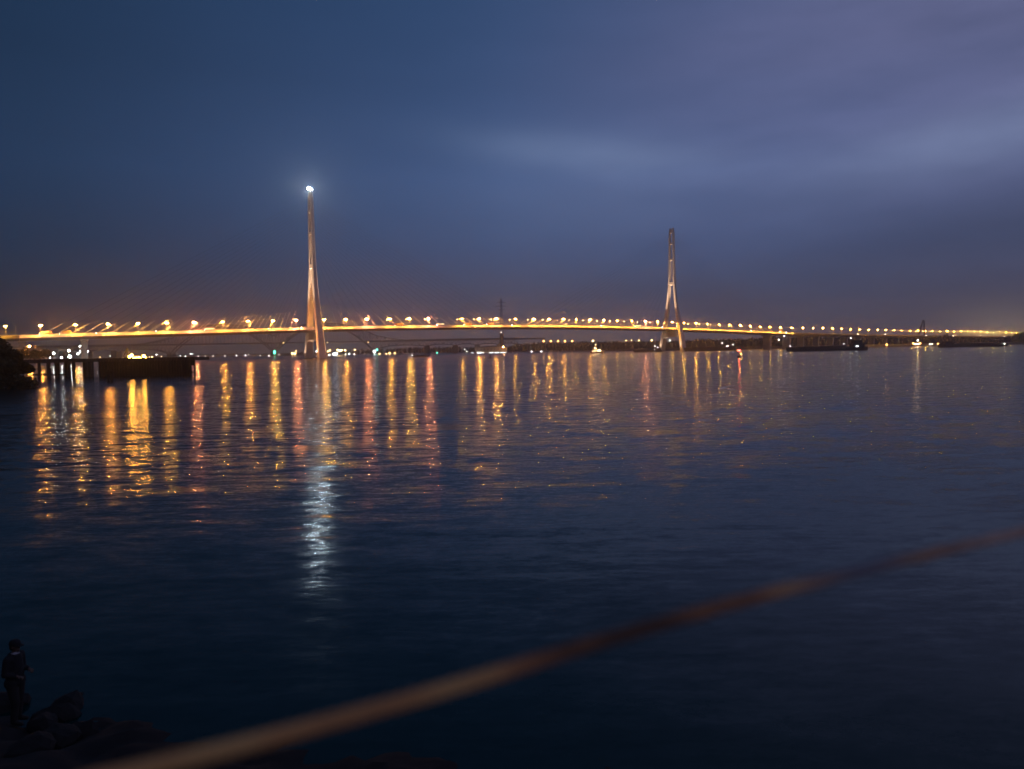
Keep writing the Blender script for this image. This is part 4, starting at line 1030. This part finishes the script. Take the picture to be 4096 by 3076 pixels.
for a in arms:
    (s, e, r0, r1), (e2, w, r2, r3) = a[0], a[1]
    jk += [(s, e, .075, .062), (e, e.lerp(w, .86), .060, .045)]
capsules(jk, .016, 'jacket', 'jacket', per, 5)
tr = []
for y in (-.10, .10):
    f = .05 if y < 0 else -.04
    tr += [((0, y, .86), (f + .02, y * 1.05, .49), .115, .088), ((f + .02, y * 1.05, .49), (f - .03, y * 1.05, .10), .084, .068)]
tr += [((0, -.07, .90), (0, .07, .90), .13, .13)]
capsules(tr, .016, 'trousers', 'trouser', per, 5)
sh = []
for y in (-.10, .10):
    f = .05 if y < 0 else -.04
    sh += [((f - .045, y * 1.05, .055), (f + .06, y * 1.15, .055), .058, .055), ((f + .06, y * 1.15, .045), (f + .16, y * 1.25, .04), .05, .04)]
capsules(sh, .012, 'shoes', 'shoe', per, 4)
mb = MB(); mb.loft([[(.012 + r * math.cos(a), r * .95 * math.sin(a), z + .02 * math.cos(a)) for a in [i * math.pi / 10 for i in range(20)]] for z, r in ((1.448, .098), (1.475, .090), (1.505, .078))], False); cl_ = mb.build('collar', 'collar', per, True)
so = cl_.modifiers.new('solid', 'SOLIDIFY'); so.thickness = .012
capsules([((hc.x - .03, 0, hc.z + .0), (.092, .082, .085)), ((hc.x - .055, 0, hc.z - .05), (.055, .066, .045))], .01, 'hair', 'hair', per, 3)
mb = MB(); mb.loft([[(hc.x - .005 + rx * math.cos(a), ry * math.sin(a), hc.z + z) for a in [i * math.pi / 12 for i in range(24)]] for z, rx, ry in ((.03, .113, .094), (.055, .116, .096), (.09, .112, .092), (.122, .092, .075), (.140, .055, .045), (.146, .012, .01))])
vis = []
for u in range(9):
    a = -math.pi / 2.6 + u * (2 * math.pi / 2.6) / 8; vis.append((Vector((hc.x + .108 * math.cos(a), .088 * math.sin(a), hc.z + .034)), Vector((hc.x + .108 * math.cos(a) + .085 * math.cos(a * .8), .092 * math.sin(a), hc.z + .020))))
mb.build('cap', 'jacket', per, True)
mb = MB(); mb.loft([[v[0] for v in vis] + [v[0] + Vector((0, 0, .008)) for v in vis[::-1]], [v[1] for v in vis] + [v[1] + Vector((0, 0, .006)) for v in vis[::-1]]]); mb.build('cap_peak', 'jacket', per)

# ------------------------------------------------------------------ haze over the river
hz = MB().box((-2700, -60, -1.6), (3700, 4000, 236)).build('haze', [])
hm = bpy.data.materials.new('haze_air'); hm.use_nodes = True; t = hm.node_tree; t.nodes.clear()
pv = nd(t, 'ShaderNodeVolumePrincipled'); pv.inputs['Color'].default_value = (.86, .80, .80, 1); pv.inputs['Density'].default_value = .00023; pv.inputs['Anisotropy'].default_value = .87
ou = nd(t, 'ShaderNodeOutputMaterial'); t.links.new(pv.outputs[0], ou.inputs['Volume'])
hz.data.materials.append(hm); kind(hz, 'stuff'); tag(hz, 'thin evening haze over the river', 'haze')
